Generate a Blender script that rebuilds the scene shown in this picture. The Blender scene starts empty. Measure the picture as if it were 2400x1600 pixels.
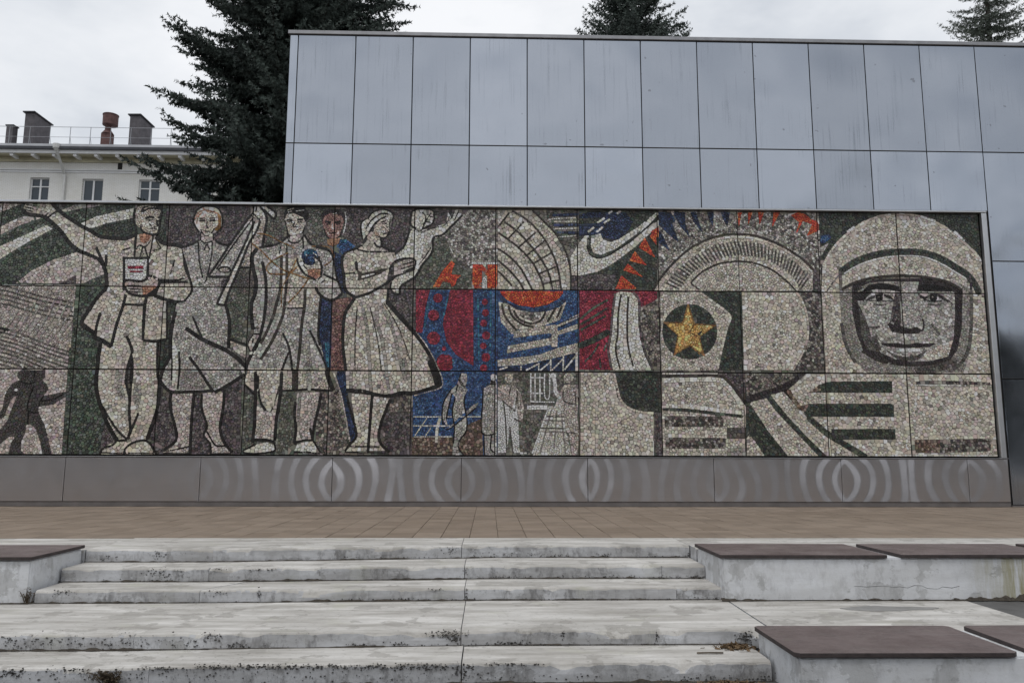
import bpy, bmesh, math, random
import numpy as np
from mathutils import Vector, Matrix
R = math.radians
scene = bpy.context.scene
C = scene.collection
rnd = random.Random(7)
nrg = np.random.default_rng(11)
# ---- camera -------------------------------------------------------------------
FPX = 1870.0                                   # focal length in pixels of the 2400-wide photograph
CAM = np.array([0.0, -14.227, 0.879])
YAW, PIT, ROL = 0.0281, 0.1424, 0.0026
cam_d = bpy.data.cameras.new('camera'); cam = bpy.data.objects.new('camera', cam_d); C.objects.link(cam)
cam_d.sensor_width = 36; cam_d.lens = 36*FPX/2400; cam_d.clip_end = 2000; cam_d.clip_start = 0.05
def _cam():
    cy,sy=math.cos(YAW),math.sin(YAW);cp,sp=math.cos(PIT),math.sin(PIT);cr,sr=math.cos(ROL),math.sin(ROL)
    f=Vector((sy*cp,cy*cp,sp));r=Vector((cy,-sy,0));u=r.cross(f)
    r2=cr*r+sr*u;u2=-sr*r+cr*u
    m=Matrix((r2,u2,-f)).transposed().to_4x4(); m.translation=Vector(CAM); return m
cam.matrix_world = _cam(); scene.camera = cam
# ---- world: overcast ------------------------------------------------------------
SUN_EL, SUN_AZ = 66, 200
w = bpy.data.worlds.new('World'); scene.world = w; w.use_nodes = True
nt = w.node_tree; nt.nodes.clear()
def N(nt, t, **k):
    n = nt.nodes.new(t)
    for a, b in k.items():
        if a in n.inputs.keys(): n.inputs[a].default_value = b
        else: setattr(n, a, b)
    return n
def ramp(nt, src, stops, interp='LINEAR'):
    n = nt.nodes.new('ShaderNodeValToRGB'); n.color_ramp.interpolation = interp
    e = n.color_ramp.elements
    while len(e) < len(stops): e.new(.5)
    for i, (p, c) in enumerate(stops):
        e[i].position = p; e[i].color = (c, c, c, 1) if isinstance(c, (int, float)) else (*c, 1)
    nt.links.new(src, n.inputs[0]); return n.outputs[0]
def mix(nt, fac, a, b, mode='MIX'):
    n = nt.nodes.new('ShaderNodeMix'); n.data_type = 'RGBA'; n.blend_type = mode
    for s, v in ((n.inputs[0], fac), (n.inputs[6], a), (n.inputs[7], b)):
        if hasattr(v, 'node'): nt.links.new(v, s)
        else: s.default_value = v if not isinstance(v, tuple) else (*v, 1)
    return n.outputs[2]
def math_(nt, op, a, b=None, clamp=False):
    n = nt.nodes.new('ShaderNodeMath'); n.operation = op; n.use_clamp = clamp
    for s, v in ((n.inputs[0], a), (n.inputs[1], b)):
        if v is None: continue
        if hasattr(v, 'node'): nt.links.new(v, s)
        else: s.default_value = v
    return n.outputs[0]
tc = N(nt, 'ShaderNodeTexCoord')
mp = N(nt, 'ShaderNodeMapping'); mp.inputs['Scale'].default_value = (1, 1, 2.2); mp.inputs['Location'].default_value = (1.7, 2.4, .3)
nt.links.new(tc.outputs['Generated'], mp.inputs[0])
n1 = N(nt, 'ShaderNodeTexNoise', Scale=2.1, Detail=6.0, Roughness=.56); nt.links.new(mp.outputs[0], n1.inputs['Vector'])
cloud = ramp(nt, n1.outputs[0], [(.34, (.50, .535, .59)), (.48, (.70, .725, .76)), (.64, (.86, .87, .89))])
sky = nt.nodes.new('ShaderNodeTexSky'); sky.sky_type = 'NISHITA'; sky.sun_disc = False
sky.sun_elevation = R(SUN_EL); sky.sun_rotation = R(SUN_AZ); sky.dust_density = 3
skyd = mix(nt, 1.0, sky.outputs[0], (.08, .08, .08), 'MULTIPLY')
col = mix(nt, .10, cloud, skyd)
bg = N(nt, 'ShaderNodeBackground', Strength=1.0); nt.links.new(col, bg.inputs[0])
wo = N(nt, 'ShaderNodeOutputWorld'); nt.links.new(bg.outputs[0], wo.inputs[0])
sun_d = bpy.data.lights.new('sun', 'SUN'); sun_d.energy = 0.8; sun_d.angle = R(24); sun_d.color = (1, .975, .94)
sun = bpy.data.objects.new('sun', sun_d); C.objects.link(sun)
az = R(SUN_AZ)                                  # behind the viewer's left shoulder
sdir = Vector((math.sin(az)*math.cos(R(SUN_EL)), math.cos(az)*math.cos(R(SUN_EL)), math.sin(R(SUN_EL))))
sun.rotation_euler = sdir.to_track_quat('Z', 'Y').to_euler()
vs = scene.view_settings; vs.view_transform = 'Standard'; vs.look = 'None'; vs.exposure = 0.25; vs.gamma = 1
# ---- object helpers ---------------------------------------------------------------
def link(name, me, mat=None, parent=None):
    o = bpy.data.objects.new(name, me); C.objects.link(o)
    if mat and me is not None and not me.materials: me.materials.append(mat)
    if parent: o.parent = parent
    return o
def empty(name, loc=(0, 0, 0)):
    o = bpy.data.objects.new(name, None); C.objects.link(o); o.location = loc; o.empty_display_size = .2; return o
def tag(o, label=None, cat=None, group=None, kind=None):
    for k, v in (('label', label), ('category', cat), ('group', group), ('kind', kind)):
        if v: o[k] = v
    return o
class MB:
    def __init__(s): s.v, s.f, s.c = [], [], []
    def add(s, v, f):
        b = len(s.v); s.v += [tuple(p) for p in v]; s.f += [tuple(i+b for i in q) for q in f]; return s
    def box(s, x0, x1, y0, y1, z0, z1, m=None):
        v = [(x, y, z) for x in (x0, x1) for y in (y0, y1) for z in (z0, z1)]
        if m is not None: v = [m @ Vector(p) for p in v]
        return s.add(v, [(0, 1, 3, 2), (4, 6, 7, 5), (0, 4, 5, 1), (2, 3, 7, 6), (0, 2, 6, 4), (1, 5, 7, 3)])
    def cham(s, x0, x1, y0, y1, z0, z1, c):     # box with its four front (-Y) edges chamfered
        v = [(x0, y1, z0), (x1, y1, z0), (x1, y1, z1), (x0, y1, z1), (x0, y0+c, z0), (x1, y0+c, z0), (x1, y0+c, z1), (x0, y0+c, z1),
             (x0+c, y0, z0+c), (x1-c, y0, z0+c), (x1-c, y0, z1-c), (x0+c, y0, z1-c)]
        f = [(3, 2, 1, 0), (8, 9, 10, 11)]
        for a, b in ((0, 4), (4, 8)):
            for i in range(4): j = (i+1) % 4; f.append((a+i, a+j, b+j, b+i))
        return s.add(v, f)
    def prism(s, poly, h):                       # poly: list of 3d points, h: extrusion vector
        n = len(poly); p = [Vector(q) for q in poly]; h = Vector(h)
        return s.add(p+[q+h for q in p], [tuple(range(n))[::-1], tuple(range(n, 2*n))]+[(i, (i+1) % n, n+(i+1) % n, n+i) for i in range(n)])
    def tube(s, pts, rad, seg=8, cap=True):
        P = [Vector(p) for p in pts]; rs = rad if isinstance(rad, (list, tuple)) else [rad]*len(P)
        b = len(s.v)
        for i, p in enumerate(P):
            d = (P[min(i+1, len(P)-1)]-P[max(i-1, 0)]).normalized()
            a = d.orthogonal().normalized(); c = d.cross(a)
            for k in range(seg):
                t = 2*math.pi*k/seg; s.v.append(tuple(p+(a*math.cos(t)+c*math.sin(t))*rs[i]))
        for i in range(len(P)-1):
            for k in range(seg):
                q = (k+1) % seg; s.f.append((b+i*seg+k, b+i*seg+q, b+(i+1)*seg+q, b+(i+1)*seg+k))
        if cap:
            s.f.append(tuple(b+k for k in range(seg))[::-1]); s.f.append(tuple(b+(len(P)-1)*seg+k for k in range(seg)))
        return s
    def mesh(s, name):
        me = bpy.data.meshes.new(name); me.from_pydata(s.v, [], s.f); me.update()
        bm = bmesh.new(); bm.from_mesh(me); bmesh.ops.recalc_face_normals(bm, faces=bm.faces); bm.to_mesh(me); bm.free()
        return me
    def build(s, name, mat=None, parent=None): return link(name, s.mesh(name), mat, parent)
def bevel(o, w=.006, seg=2):
    bm = bmesh.new(); bm.from_mesh(o.data); bmesh.ops.bevel(bm, geom=bm.edges[:], offset=w, segments=seg, affect='EDGES', profile=.6); bm.to_mesh(o.data); bm.free(); return o
def shift_origin(o):
    vs_ = o.data.vertices; c = sum((v.co for v in vs_), Vector())/len(vs_)
    o.data.transform(Matrix.Translation(-c)); o.location = c; return o
def ray_on(x, y, Y=None, Z=None):               # where a sight line of the photograph meets a wall or a floor
    p = np.array([[x, y]], float); r_, u_, w_ = basis(); d = w_*FPX+r_*(x-1200)-u_*(y-800)
    t = (Y-CAM[1])/d[1] if Y is not None else (Z-CAM[2])/d[2]
    return Vector(CAM+d*t)
# ---- mosaic drawing: traced as vector shapes on the mural plane -------------
MU_X0, MU_X1, MU_Z0, MU_Z1 = -10.30, 9.172, 0.882, 5.412
RES = 0.005
NW, NH = int((MU_X1-MU_X0)/RES), int((MU_Z1-MU_Z0)/RES)
LAB = np.zeros((NH, NW), np.int32)
OPS = [('BG', 0.075, 0)]
TILE = {1:(0,470),2:(0,740),3:(500,470),4:(500,740),5:(950,470),6:(950,740),7:(1400,470),8:(1400,740),9:(1812,470),10:(1812,740)}
def basis():
    cy,sy=math.cos(YAW),math.sin(YAW);cp,sp=math.cos(PIT),math.sin(PIT);cr,sr=math.cos(ROL),math.sin(ROL)
    fwd=np.array([sy*cp,cy*cp,sp]);right=np.array([cy,-sy,0.]);up=np.cross(right,fwd)
    return cr*right+sr*up, -sr*right+cr*up, fwd
def to_wall(P, Y):
    r,u,w=basis(); P=np.asarray(P,float)
    d=w*FPX+np.outer(P[:,0]-1200,r)-np.outer(P[:,1]-800,u)
    t=(Y-CAM[1])/d[:,1]
    return CAM+d*t[:,None]
MURAL_Y = 0.06
def pts(t, s):
    a=np.array([[float(v) for v in q.split(',')] for q in s.split()])
    a=a/4.0+np.array(TILE[t])
    w=to_wall(a,MURAL_Y)
    return np.stack([(w[:,0]-MU_X0)/RES,(MU_Z1-w[:,2])/RES],1)
def smooth(p, closed=False, n=6):
    m=len(p)
    if m<3: return p
    out=[]
    rng=range(m) if closed else range(m-1)
    for i in rng:
        if closed: a,b,c,d=p[(i-1)%m],p[i],p[(i+1)%m],p[(i+2)%m]
        else: a,b,c,d=p[max(i-1,0)],p[i],p[i+1],p[min(i+2,m-1)]
        for k in range(n):
            t=k/n
            out.append(.5*((2*b)+(c-a)*t+(2*a-5*b+4*c-d)*t*t+(3*b-a-3*c+d)*t**3))
    if not closed: out.append(p[-1])
    return np.array(out)
def fill(poly, lab):
    x,y=poly[:,0],poly[:,1]
    x0,x1=max(int(x.min()),0),min(int(x.max())+2,NW)
    y0,y1=max(int(y.min()),0),min(int(y.max())+2,NH)
    if x1<=x0 or y1<=y0: return
    xs=np.arange(x0,x1)+.5
    xn,yn=np.roll(x,-1),np.roll(y,-1)
    for j in range(y0,y1):
        yy=j+.5
        m=(y<=yy)!=(yn<=yy)
        if not m.any(): continue
        xi=np.sort(x[m]+(yy-y[m])/(yn[m]-y[m])*(xn[m]-x[m]))
        inside=np.searchsorted(xi,xs)%2==1
        LAB[j,x0:x1][inside]=lab
def newop(c,size,stroke=0):
    OPS.append((c,size,stroke)); return len(OPS)-1
def P(t,c,s,size=None,sm=False):
    p=pts(t,s)
    fill(smooth(p,True) if sm else p,newop(c,size))
def S(t,c,w,s,size=None,sm=True):
    p=pts(t,s)
    if sm: p=smooth(p)
    wpx=max(w/4.0*0.0077/RES*((1.30 if w>=13 else 1.15) if c=='K' else 1.12),3.5)
    lab=newop(c,size or min(max(wpx*RES*1.25,0.030),0.050)*1.25,1)
    d=np.diff(p,axis=0); L=np.hypot(d[:,0],d[:,1])+1e-9
    nrm=np.stack([-d[:,1],d[:,0]],1)/L[:,None]*wpx/2
    pn=np.vstack([nrm[:1],(nrm[1:]+nrm[:-1])/2,nrm[-1:]]) if len(p)>2 else np.vstack([nrm,nrm])
    ln=np.hypot(pn[:,0],pn[:,1])[:,None]+1e-9; pn=pn/ln*wpx/2
    for i in range(len(p)-1):
        fill(np.array([p[i]+pn[i],p[i+1]+pn[i+1],p[i+1]-pn[i+1],p[i]-pn[i]]),lab)
    # small round caps at joints
    for q in p[1:-1]:
        disc(q,wpx/2,lab)
def disc(q,r,lab):
    x0,x1=max(int(q[0]-r),0),min(int(q[0]+r)+2,NW);y0,y1=max(int(q[1]-r),0),min(int(q[1]+r)+2,NH)
    if x1<=x0 or y1<=y0: return
    X,Y=np.meshgrid(np.arange(x0,x1)+.5,np.arange(y0,y1)+.5)
    LAB[y0:y1,x0:x1][(X-q[0])**2+(Y-q[1])**2<r*r]=lab
def D(t,c,x,y,r,size=None,ry=None):
    a=np.linspace(0,2*math.pi,25)[:-1]; ry=ry or r
    P(t,c,' '.join('%f,%f'%(x+r*math.cos(k),y+ry*math.sin(k)) for k in a),size)
def M(t,c,w,*ss):
    for s in ss: S(t,c,w,s)

def draw_mural():
    # ---------------- backgrounds -------------------------------------------
    P(1,'G','-900,-40 1265,-40 1265,820 -900,820')
    P(1,'PL','-900,-10 230,25 0,115 -900,420')
    P(1,'CP','-700,560 0,250 120,190 230,145 390,165 330,190 200,230 0,325 -700,640')
    P(1,'CW','-700,800 0,430 200,340 440,230 500,268 250,400 0,552 -700,900')
    P(1,'CP','150,775 300,655 500,555 720,485 940,560 995,650 985,690 870,735 790,780')
    P(1,'PB','560,780 715,700 715,790'); P(1,'G','790,780 870,735 1000,690 1000,800')
    P(1,'CG','760,20 1060,20 850,72 750,80 620,110 560,100 680,50')
    P(1,'G','600,130 760,75 1050,60 1270,30 1270,80 900,150 760,215')
    P(1,'CW','760,218 900,150 1260,72 1258,165 900,252 840,262')
    P(1,'DG','880,262 1000,215 1260,165 1285,320 1180,350 960,340')
    P(1,'DG','1500,30 1570,30 1570,420 1480,330 1500,200')
    P(1,'PB','1562,25 2352,25 2352,460 1700,440 1562,420')
    # ploughed field
    P(1,'PL','-900,790 715,792 690,1100 650,1568 640,1580 -900,1580',0.05)
    for k in range(5):
        y=800+k*42; S(1,'GYD',11,'-900,%d 0,%d 150,%d 400,%d 690,%d'%(y-150,y-5,y+30,y+100,y+160),0.05)
    for k in range(11):
        x=60+k*62; S(1,'GYL',12,'%d,1290 %d,1120 %d,%d'%(x-60,x+60,x+150,930+abs(k-5)*8),0.05)
    for k in range(12):
        y=1190+k*38; S(1,'GYD',10,'-900,%d 0,%d 200,%d 420,%d 660,%d'%(y-220,y,y+60,y+150,y+230),0.05)
    S(1,'K',18,'-300,1150 0,1195 90,1215'); S(1,'K',16,'-100,1225 20,1240')
    P(2,'CP','-900,495 640,495 580,1320 -900,1320',0.06)
    P(1,'G','715,795 1010,795 960,1000 900,1300 960,1580 650,1580 690,1100')
    P(2,'G','650,300 950,300 930,800 1010,1000 1100,1160 930,1320 580,1320 640,495')
    P(2,'PB','1000,1000 1110,1160 940,1250 960,1100')
    P(2,'PB','1380,900 1620,700 2350,520 2280,1320 1380,1320')
    P(2,'PB','1460,300 1650,300 1560,500 1500,900 1460,900')
    # middle: behind figures 2..5
    P(3,'PB','-20,40 340,40 340,250 130,420 -20,420')
    P(3,'BG','330,40 690,40 690,400 470,440 460,300 500,180')
    P(3,'BG','60,560 400,420 420,1500 60,1500')
    P(3,'GG','140,960 330,700 380,900 360,1200 320,1300 160,1310')
    P(3,'BG','860,40 1260,40 1260,400 900,400'); P(3,'BG','870,300 1060,330 1080,440 920,420')
    P(3,'PB','1225,50 1890,50 1890,480 1600,500 1560,300 1400,420 1225,440')
    P(3,'PB','1690,500 1900,480 1900,1240 1640,960 1640,700')
    P(4,'GG','270,500 700,600 700,1320 250,1320'); P(4,'GG','630,720 780,720 760,1200 600,1300')
    P(4,'GRD','960,690 1240,690 1290,1000 1280,1320 960,1320',0.055)
    P(4,'PB','1540,740 1900,700 1880,1320 1540,1320',0.06); P(4,'GRD','1640,780 1880,740 1870,900 1660,900',0.06)
    # panel with stones and the flame
    P(5,'GR','98,90 870,90 870,835 98,835',0.05)
    P(5,'PB','98,90 590,90 330,330 270,330 98,300'); P(5,'GG','98,520 265,345 370,335 430,480 480,560 620,640 620,835 98,835')
    P(5,'O','255,812 300,740 340,670 400,600 432,560 465,590 445,640 432,690 525,700 485,740 470,790 435,812 420,770 350,760 325,812',0.045)
    P(5,'W','620,578 862,578 862,600 620,600',0.04)
    P(5,'O','632,600 722,600 770,655 770,600 862,600 862,822 768,822 768,710 720,655 718,822 625,822',0.045)
    P(5,'W','722,700 766,740 766,822 720,822',0.04)
    P(5,'R','98,838 866,838 866,1575 98,1575',0.05)
    P(5,'B','232,838 422,838 375,1000 352,1160 385,1320 470,1440 640,1552 866,1590 866,1600 98,1600 98,1240 160,1240 190,1000',0.042)
    P(5,'B','636,838 866,838 866,1600 640,1600',0.042)
    M(5,'TQ',16,'800,850 800,1200 790,1560','680,900 685,1200 690,1500','215,960 180,1200','400,900 360,1080')
    for x,y,r in((305,915,44),(265,1075,52),(265,1290,62),(365,1388,22),(370,1520,84),(745,950,30),(752,1052,34),(735,1150,34),(758,1265,40),(730,1362,32),(755,1470,42),(735,1570,36)): D(5,'R',x,y,r,0.045)
    P(5,'TQ','290,1490 380,1430 460,1500 440,1560 300,1560',0.042); D(5,'R',370,1520,76,0.045)
    P(6,'B','70,520 870,520 870,1320 70,1320',0.042)
    P(6,'BN','60,1135 450,1135 480,1090 600,1010 720,960 730,1320 60,1320',0.055)
    # dish panel
    P(5,'BG','866,90 1632,90 1632,838 866,838',0.06)
    P(5,'C','866,92 1190,92 1290,190 1400,300 1480,430 1530,560 1552,700 1552,838 866,838')
    M(5,'DKB',15,'1190,92 1290,190 1400,300 1480,430 1530,560 1552,700 1552,838','1000,98 1150,190 1280,330 1370,480 1430,640 1460,838','925,200 1050,290 1180,430 1280,560 1350,700 1380,838','866,300 970,370 1080,460 1190,580 1270,730 1300,838','866,450 980,530 1090,650 1190,838','866,560 960,640 1060,750 1110,838','866,660 930,720 1000,800')
    M(5,'DKB',13,'975,115 868,250','1112,198 960,362','1222,298 1060,442','1308,378 1130,522','1372,488 1200,592','1412,620 1240,692','1450,745 1290,780')
    M(5,'DB',22,'1380,140 1620,132 1750,130','1390,232 1620,230 1830,236','1420,300 1620,305 1830,312'); M(5,'CW',13,'1340,180 1460,170 1600,165','1400,266 1620,262','1430,345 1600,332','1390,200 1600,200')
    # swoosh panel
    P(5,'DG','1626,95 2360,95 2360,838 1626,838'); P(5,'PB','1556,710 1850,690 1980,700 1960,838 1556,838')
    P(5,'DB','1630,110 2060,110 2135,200 2080,300 2000,365 1860,360 1830,330 1630,330',0.045)
    P(5,'DG','1630,170 1850,160 1780,220 1630,220')
    M(5,'DB',20,'1630,232 1830,236','1630,308 1830,312'); M(5,'CW',20,'1870,165 1795,215','1920,175 1860,215','1770,250 1710,300','1850,250 1790,300','1940,100 1900,125','2020,100 1980,125')
    P(5,'CW','1740,330 1830,305 1850,360 1920,392 2000,362 2180,250 2360,100 2360,150 2150,330 1960,462 1830,512 1760,490 1738,430',sm=False)
    P(5,'CW','1545,535 1620,410 1690,320 1722,330 1710,450 1740,520 1810,546 1910,520 2100,400 2362,185 2362,250 2150,440 1950,590 1800,670 1630,706 1556,702')
    S(5,'K',8,'1712,340 1706,450 1740,515 1820,540 1920,505 2100,390 2352,175')
    P(7,'CW','470,180 560,105 575,130 480,230 400,300'); P(7,'CW','440,300 575,180 575,240 470,330 380,400')
    for s in('2352,255 2320,290 2290,340 2352,420','2245,345 2345,540 2185,440','2150,475 2265,610 2098,565','2085,590 2225,718 2040,655','2025,700 2180,832 1965,832'): P(5,'O',s,0.045)
    P(7,'O','500,290 570,250 580,350 530,340',0.045)
    # instrument panel (blue)
    P(5,'B','868,845 1628,845 1628,1585 868,1585',0.045)
    P(5,'O','872,848 1492,848 1440,920 1330,978 1200,1003 1060,982 950,932',0.045)
    S(5,'DB',24,'890,920 1000,990 1130,1030 1250,1032 1400,992 1500,930')
    P(5,'C','872,950 960,965 1050,1025 1200,1048 1340,1035 1440,1000 1510,945 1450,1120 1250,1190 1035,1215 1010,1270 895,1140',0.05)
    M(5,'DKB',16,'905,965 935,1085 1040,1215','965,985 1005,1085 1100,1160 1200,1185','1015,1030 1070,1112 1180,1152 1270,1122 1315,1040','1410,1005 1330,1140','1470,985 1420,1100'); P(5,'GR','1045,1045 1290,1045 1250,1110 1180,1130 1100,1105',0.05)
    P(5,'C','1008,1290 1030,1222 1370,1165 1425,1165 1628,1058 1628,1098 1425,1195 1430,1222 1628,1150 1628,1200 1430,1262 1425,1372 1370,1372 1370,1240',0.05)
    P(5,'C','950,1430 962,1360 1370,1285 1372,1352',0.05); P(6,'C','866,475 866,412 1250,365 1430,300 1628,250 1628,340 1360,405 1100,462',0.05)
    P(6,'DB','866,480 1100,468 1360,410 1620,345 1620,518 866,518',0.042)
    M(6,'CW',14,'1085,470 1085,515','1250,440 1250,515','1362,405 1362,518','1480,375 1480,518','1130,512 1245,452','1262,512 1360,432','1372,512 1480,402','1492,505 1600,372','880,505 960,480')
    S(6,'CW',30,'1610,345 1610,518'); S(5,'DB',10,'1430,1190 1628,1110'); S(5,'DB',8,'1440,1150 1628,1080')
    # crimson panel with the hand
    P(5,'R','1632,845 2362,845 2362,1585 1632,1585',0.05)
    M(5,'G',19,'1640,1112 1760,1010 1900,930','1640,1162 1780,1080 1890,1010','1640,1215 1760,1150 1880,1080'); S(5,'DG',52,'1630,1362 1780,1300 1905,1228'); M(6,'G',15,'1680,432 1760,350 1812,262','1830,490 1820,400','1860,330 1890,250')
    P(5,'GRD','2205,1000 2362,930 2362,1585 2300,1585 2220,1380 2190,1100',0.055)
    P(7,'GRD','415,1030 585,900 600,1585 520,1585 430,1300',0.055)
    P(5,'CW','1975,870 2020,852 2130,862 2180,930 2190,1100 2200,1300 2240,1440 2310,1590 1945,1590 1910,1400 1935,1250 1950,1050')
    M(5,'DKB',13,'2022,880 1995,1060 1990,1250 1972,1400 2012,1580','2090,900 2080,1100 2082,1300 2102,1430 2135,1550'); M(5,'PB',18,'2130,858 2192,940 2194,1150 2235,1380 2315,1580','1968,870 1940,1050 1925,1250 1900,1400 1932,1580')
    # lower centre panels
    P(6,'BG','862,528 1632,528 1632,1320 862,1320',0.055)
    P(6,'C','1640,530 2352,530 2352,1320 1640,1320'); P(6,'DG','1952,530 2362,530 2362,915 2200,902 2070,862 1995,782 1965,650')
    P(8,'DG','150,530 600,530 600,915 420,902 290,862 215,782 180,650'); P(8,'C','-20,860 240,850 300,880 525,912 525,1310 -20,1310'); P(8,'PB','528,905 606,905 606,1315 530,1315')
    S(8,'C2',20,'155,540 180,650 215,780 290,862 420,903 528,912')
    # sunburst
    P(7,'GR','572,98 2080,98 2098,845 572,845',0.048)
    for s in('572,110 690,110 735,200 700,215 765,395 660,310 572,230','572,280 612,325 675,465 572,395','700,108 822,108 822,205 865,345 770,235','872,108 922,108 985,305 900,200','1020,108 1092,108 1082,245','1150,108 1242,108 1216,245 1180,180'): P(7,'DB',s,0.045)
    for s in('1310,112 1352,112 1325,245','1408,112 1452,112 1415,228','1503,110 1562,110 1520,228','1648,112 1712,112 1638,248','1808,135 1880,108 1945,128 2005,178 2072,195 2072,285 1960,335 2010,225 1925,195 1858,325 1888,205'): P(7,'O',s,0.045)
    P(7,'C','520,845 620,690 760,540 900,430 1050,360 1200,326 1330,320 1480,335 1650,390 1800,470 1930,560 2040,670 2012,848 520,848',0.055)
    S(7,'DKB',18,'520,842 620,690 760,540 900,430 1050,360 1200,324 1330,318 1480,333 1650,388 1800,468 1930,558 2042,668')
    S(7,'C2',16,'560,842 660,700 790,560 920,455 1060,385 1200,350 1330,345 1480,358 1640,412 1790,490 1910,580 2010,670')
    a=smooth(np.array([[640,770],[760,640],[900,530],[1100,420],[1250,388],[1340,385],[1500,400],[1650,452],[1800,540],[1930,645],[1995,705]],float));b=smooth(np.array([[770,830],[850,725],[960,630],[1130,550],[1260,522],[1340,516],[1480,527],[1600,562],[1740,642],[1850,745],[1895,835]],float))
    def arc(p,n):
        l=np.r_[0,np.cumsum(np.hypot(*np.diff(p,axis=0).T))]; q=np.linspace(0,l[-1],n)
        return np.stack([np.interp(q,l,p[:,0]),np.interp(q,l,p[:,1])],1)
    a,b=arc(a,44),arc(b,44)
    for k in range(44): S(7,'GYD',15,'%f,%f %f,%f'%(a[k][0],a[k][1],b[k][0],b[k][1]),0.045)
    S(7,'DKB',13,'880,765 980,670 1120,600 1240,576 1340,570 1500,595 1650,660 1780,762 1862,848'); S(7,'DKB',10,'875,770 910,805 970,842'); S(7,'PB',60,'2060,650 2050,760 2055,845')
    P(7,'DG','588,855 1352,855 1372,1590 600,1590')
    P(7,'C','588,858 962,858 1100,960 1250,1072 1222,1200 1160,1450 1130,1590 600,1590',0.055); S(7,'C2',22,'962,862 1100,965 1240,1080 1210,1200 1150,1450 1125,1580')
    D(7,'DG',865,1230,258)
    P(7,'GO','850,972 907,1158 1108,1170 952,1278 1003,1455 865,1357 718,1445 755,1262 622,1143 800,1146',0.055)
    S(7,'GOB',13,'850,972 907,1158 1108,1170 952,1278 1003,1455 865,1357 718,1445 755,1262 622,1143 800,1146 850,972',sm=False)
    M(7,'GOB',9,'860,1230 952,1278','865,1357 960,1440','860,1240 907,1160'); P(7,'DKB','930,1250 985,1215 960,1265')
    P(7,'C','1352,858 1862,858 1940,980 1982,1180 1952,1380 1850,1590 1372,1590',0.07)
    P(7,'GRK','1866,858 2106,858 2140,1590 1855,1590 1952,1380 1982,1180 1940,980',0.055); S(7,'C2',18,'1862,858 1935,980 1975,1180 1945,1380 1830,1590')
    # cap / bottom panels
    P(8,'PB','600,535 1380,535 1392,800 1330,740 1230,600 1130,550 600,560'); P(8,'C','606,578 1120,570 1230,620 1330,740 1388,850 1390,1315 606,1315',0.06)
    S(8,'CW',20,'606,540 900,542 1130,545'); S(8,'DKB',24,'606,566 900,560 1130,562 1210,600 1300,700 1378,810'); S(8,'CW',40,'620,605 1100,598 1200,640 1290,750 1350,860',0.07)
    S(8,'CW',36,'640,842 850,850 1100,880 1350,910',0.07); S(8,'DG',22,'610,875 850,885 1100,915 1365,942')
    P(8,'GRK','632,938 1188,945 1178,1042 632,1035',0.055); P(8,'GRK','640,1140 1202,1146 1202,1242 640,1242',0.055)
    P(8,'GYD','1212,1050 1392,1045 1392,1150 1212,1150',0.07); P(8,'GYL','1218,1240 1392,1240 1392,1315 1218,1315',0.07)
    P(8,'DG','1388,530 2160,530 2180,1315 1395,1315'); P(8,'GRD','1384,540 1975,535 1780,660 1400,785',0.055)
    S(8,'PBD',54,'1395,785 1560,735 1740,672 1960,548')
    P(8,'C','1420,812 1580,768 1680,900 1850,1080 2075,1315 1785,1315 1600,1080 1500,930',0.06); P(8,'C','1620,740 1742,708 1850,830 2050,1040 2200,1170 2350,1315 2150,1315 1960,1130 1780,940',0.06); P(8,'C','1398,1070 1480,1180 1570,1315 1398,1315',0.06)
    # right bottom (collar)
    P(10,'C','495,545 2060,548 2120,1330 540,1330',0.07); P(10,'C','140,690 300,545 500,545 545,1330 860,1310 700,1190 530,1120 330,960 215,840',0.065)
    M(10,'DG',48,'330,950 430,1040 530,1120 700,1222 870,1325'); S(10,'BN',36,'140,700 180,770 240,850')
    for s in('440,640 520,618 1112,612 1114,722 335,716','270,852 330,825 1126,824 1132,946 300,942','545,1062 1140,1060 1146,1156 610,1160 545,1135'): P(10,'DG',s)
    P(10,'BN','340,715 430,645 450,700 400,716'); P(10,'BN','200,860 330,830 300,900')
    S(10,'GRK',28,'1340,628 1600,625 2040,640'); S(10,'CW',12,'1310,652 2045,655'); P(10,'BN','1322,1162 1560,1158 1560,1285 1330,1285',0.055); P(10,'GRK','1560,1158 2045,1150 2035,1265 1560,1285',0.055)
    M(10,'CW',16,'1070,1310 1320,1305 2100,1312')
    # ---------------- cosmonaut ----------------------------------------------
    P(9,'DG','425,100 1955,100 2010,860 460,860'); P(9,'B','440,330 520,320 545,350 480,400 440,400',0.045); P(9,'CG','440,440 520,400 450,520')
    P(9,'GRK','440,560 600,560 480,860 455,860')
    P(9,'C','452,860 458,600 530,470 650,330 830,200 1000,132 1200,112 1400,142 1600,232 1780,370 1900,482 1980,600 1998,860 2060,1625 495,1625',0.065)
    S(9,'C2',20,'470,610 545,470 660,340 840,215 1000,150 1200,130 1400,158 1590,245 1765,380 1880,490 1965,605')
    M(9,'W',24,'1375,150 1520,200','1690,292 1790,382','690,300 760,250','1175,120 1230,120')
    S(9,'DG',58,'632,675 740,592 880,532 1050,492 1220,482 1400,492 1560,540 1700,622 1820,700 1890,790 1925,860'); S(9,'W',14,'660,690 760,625 900,570 1060,535 1220,520 1400,530 1560,590 1700,670 1810,740')
    S(9,'PB',26,'625,665 630,740 632,840'); S(9,'PB',10,'610,700 500,850')
    P(9,'GYL','620,850 640,1150 680,1350 760,1500 880,1615 1780,1615 1850,1400 1872,1100 1872,840 1700,760 1400,720 1000,725 740,780',0.05)
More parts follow.
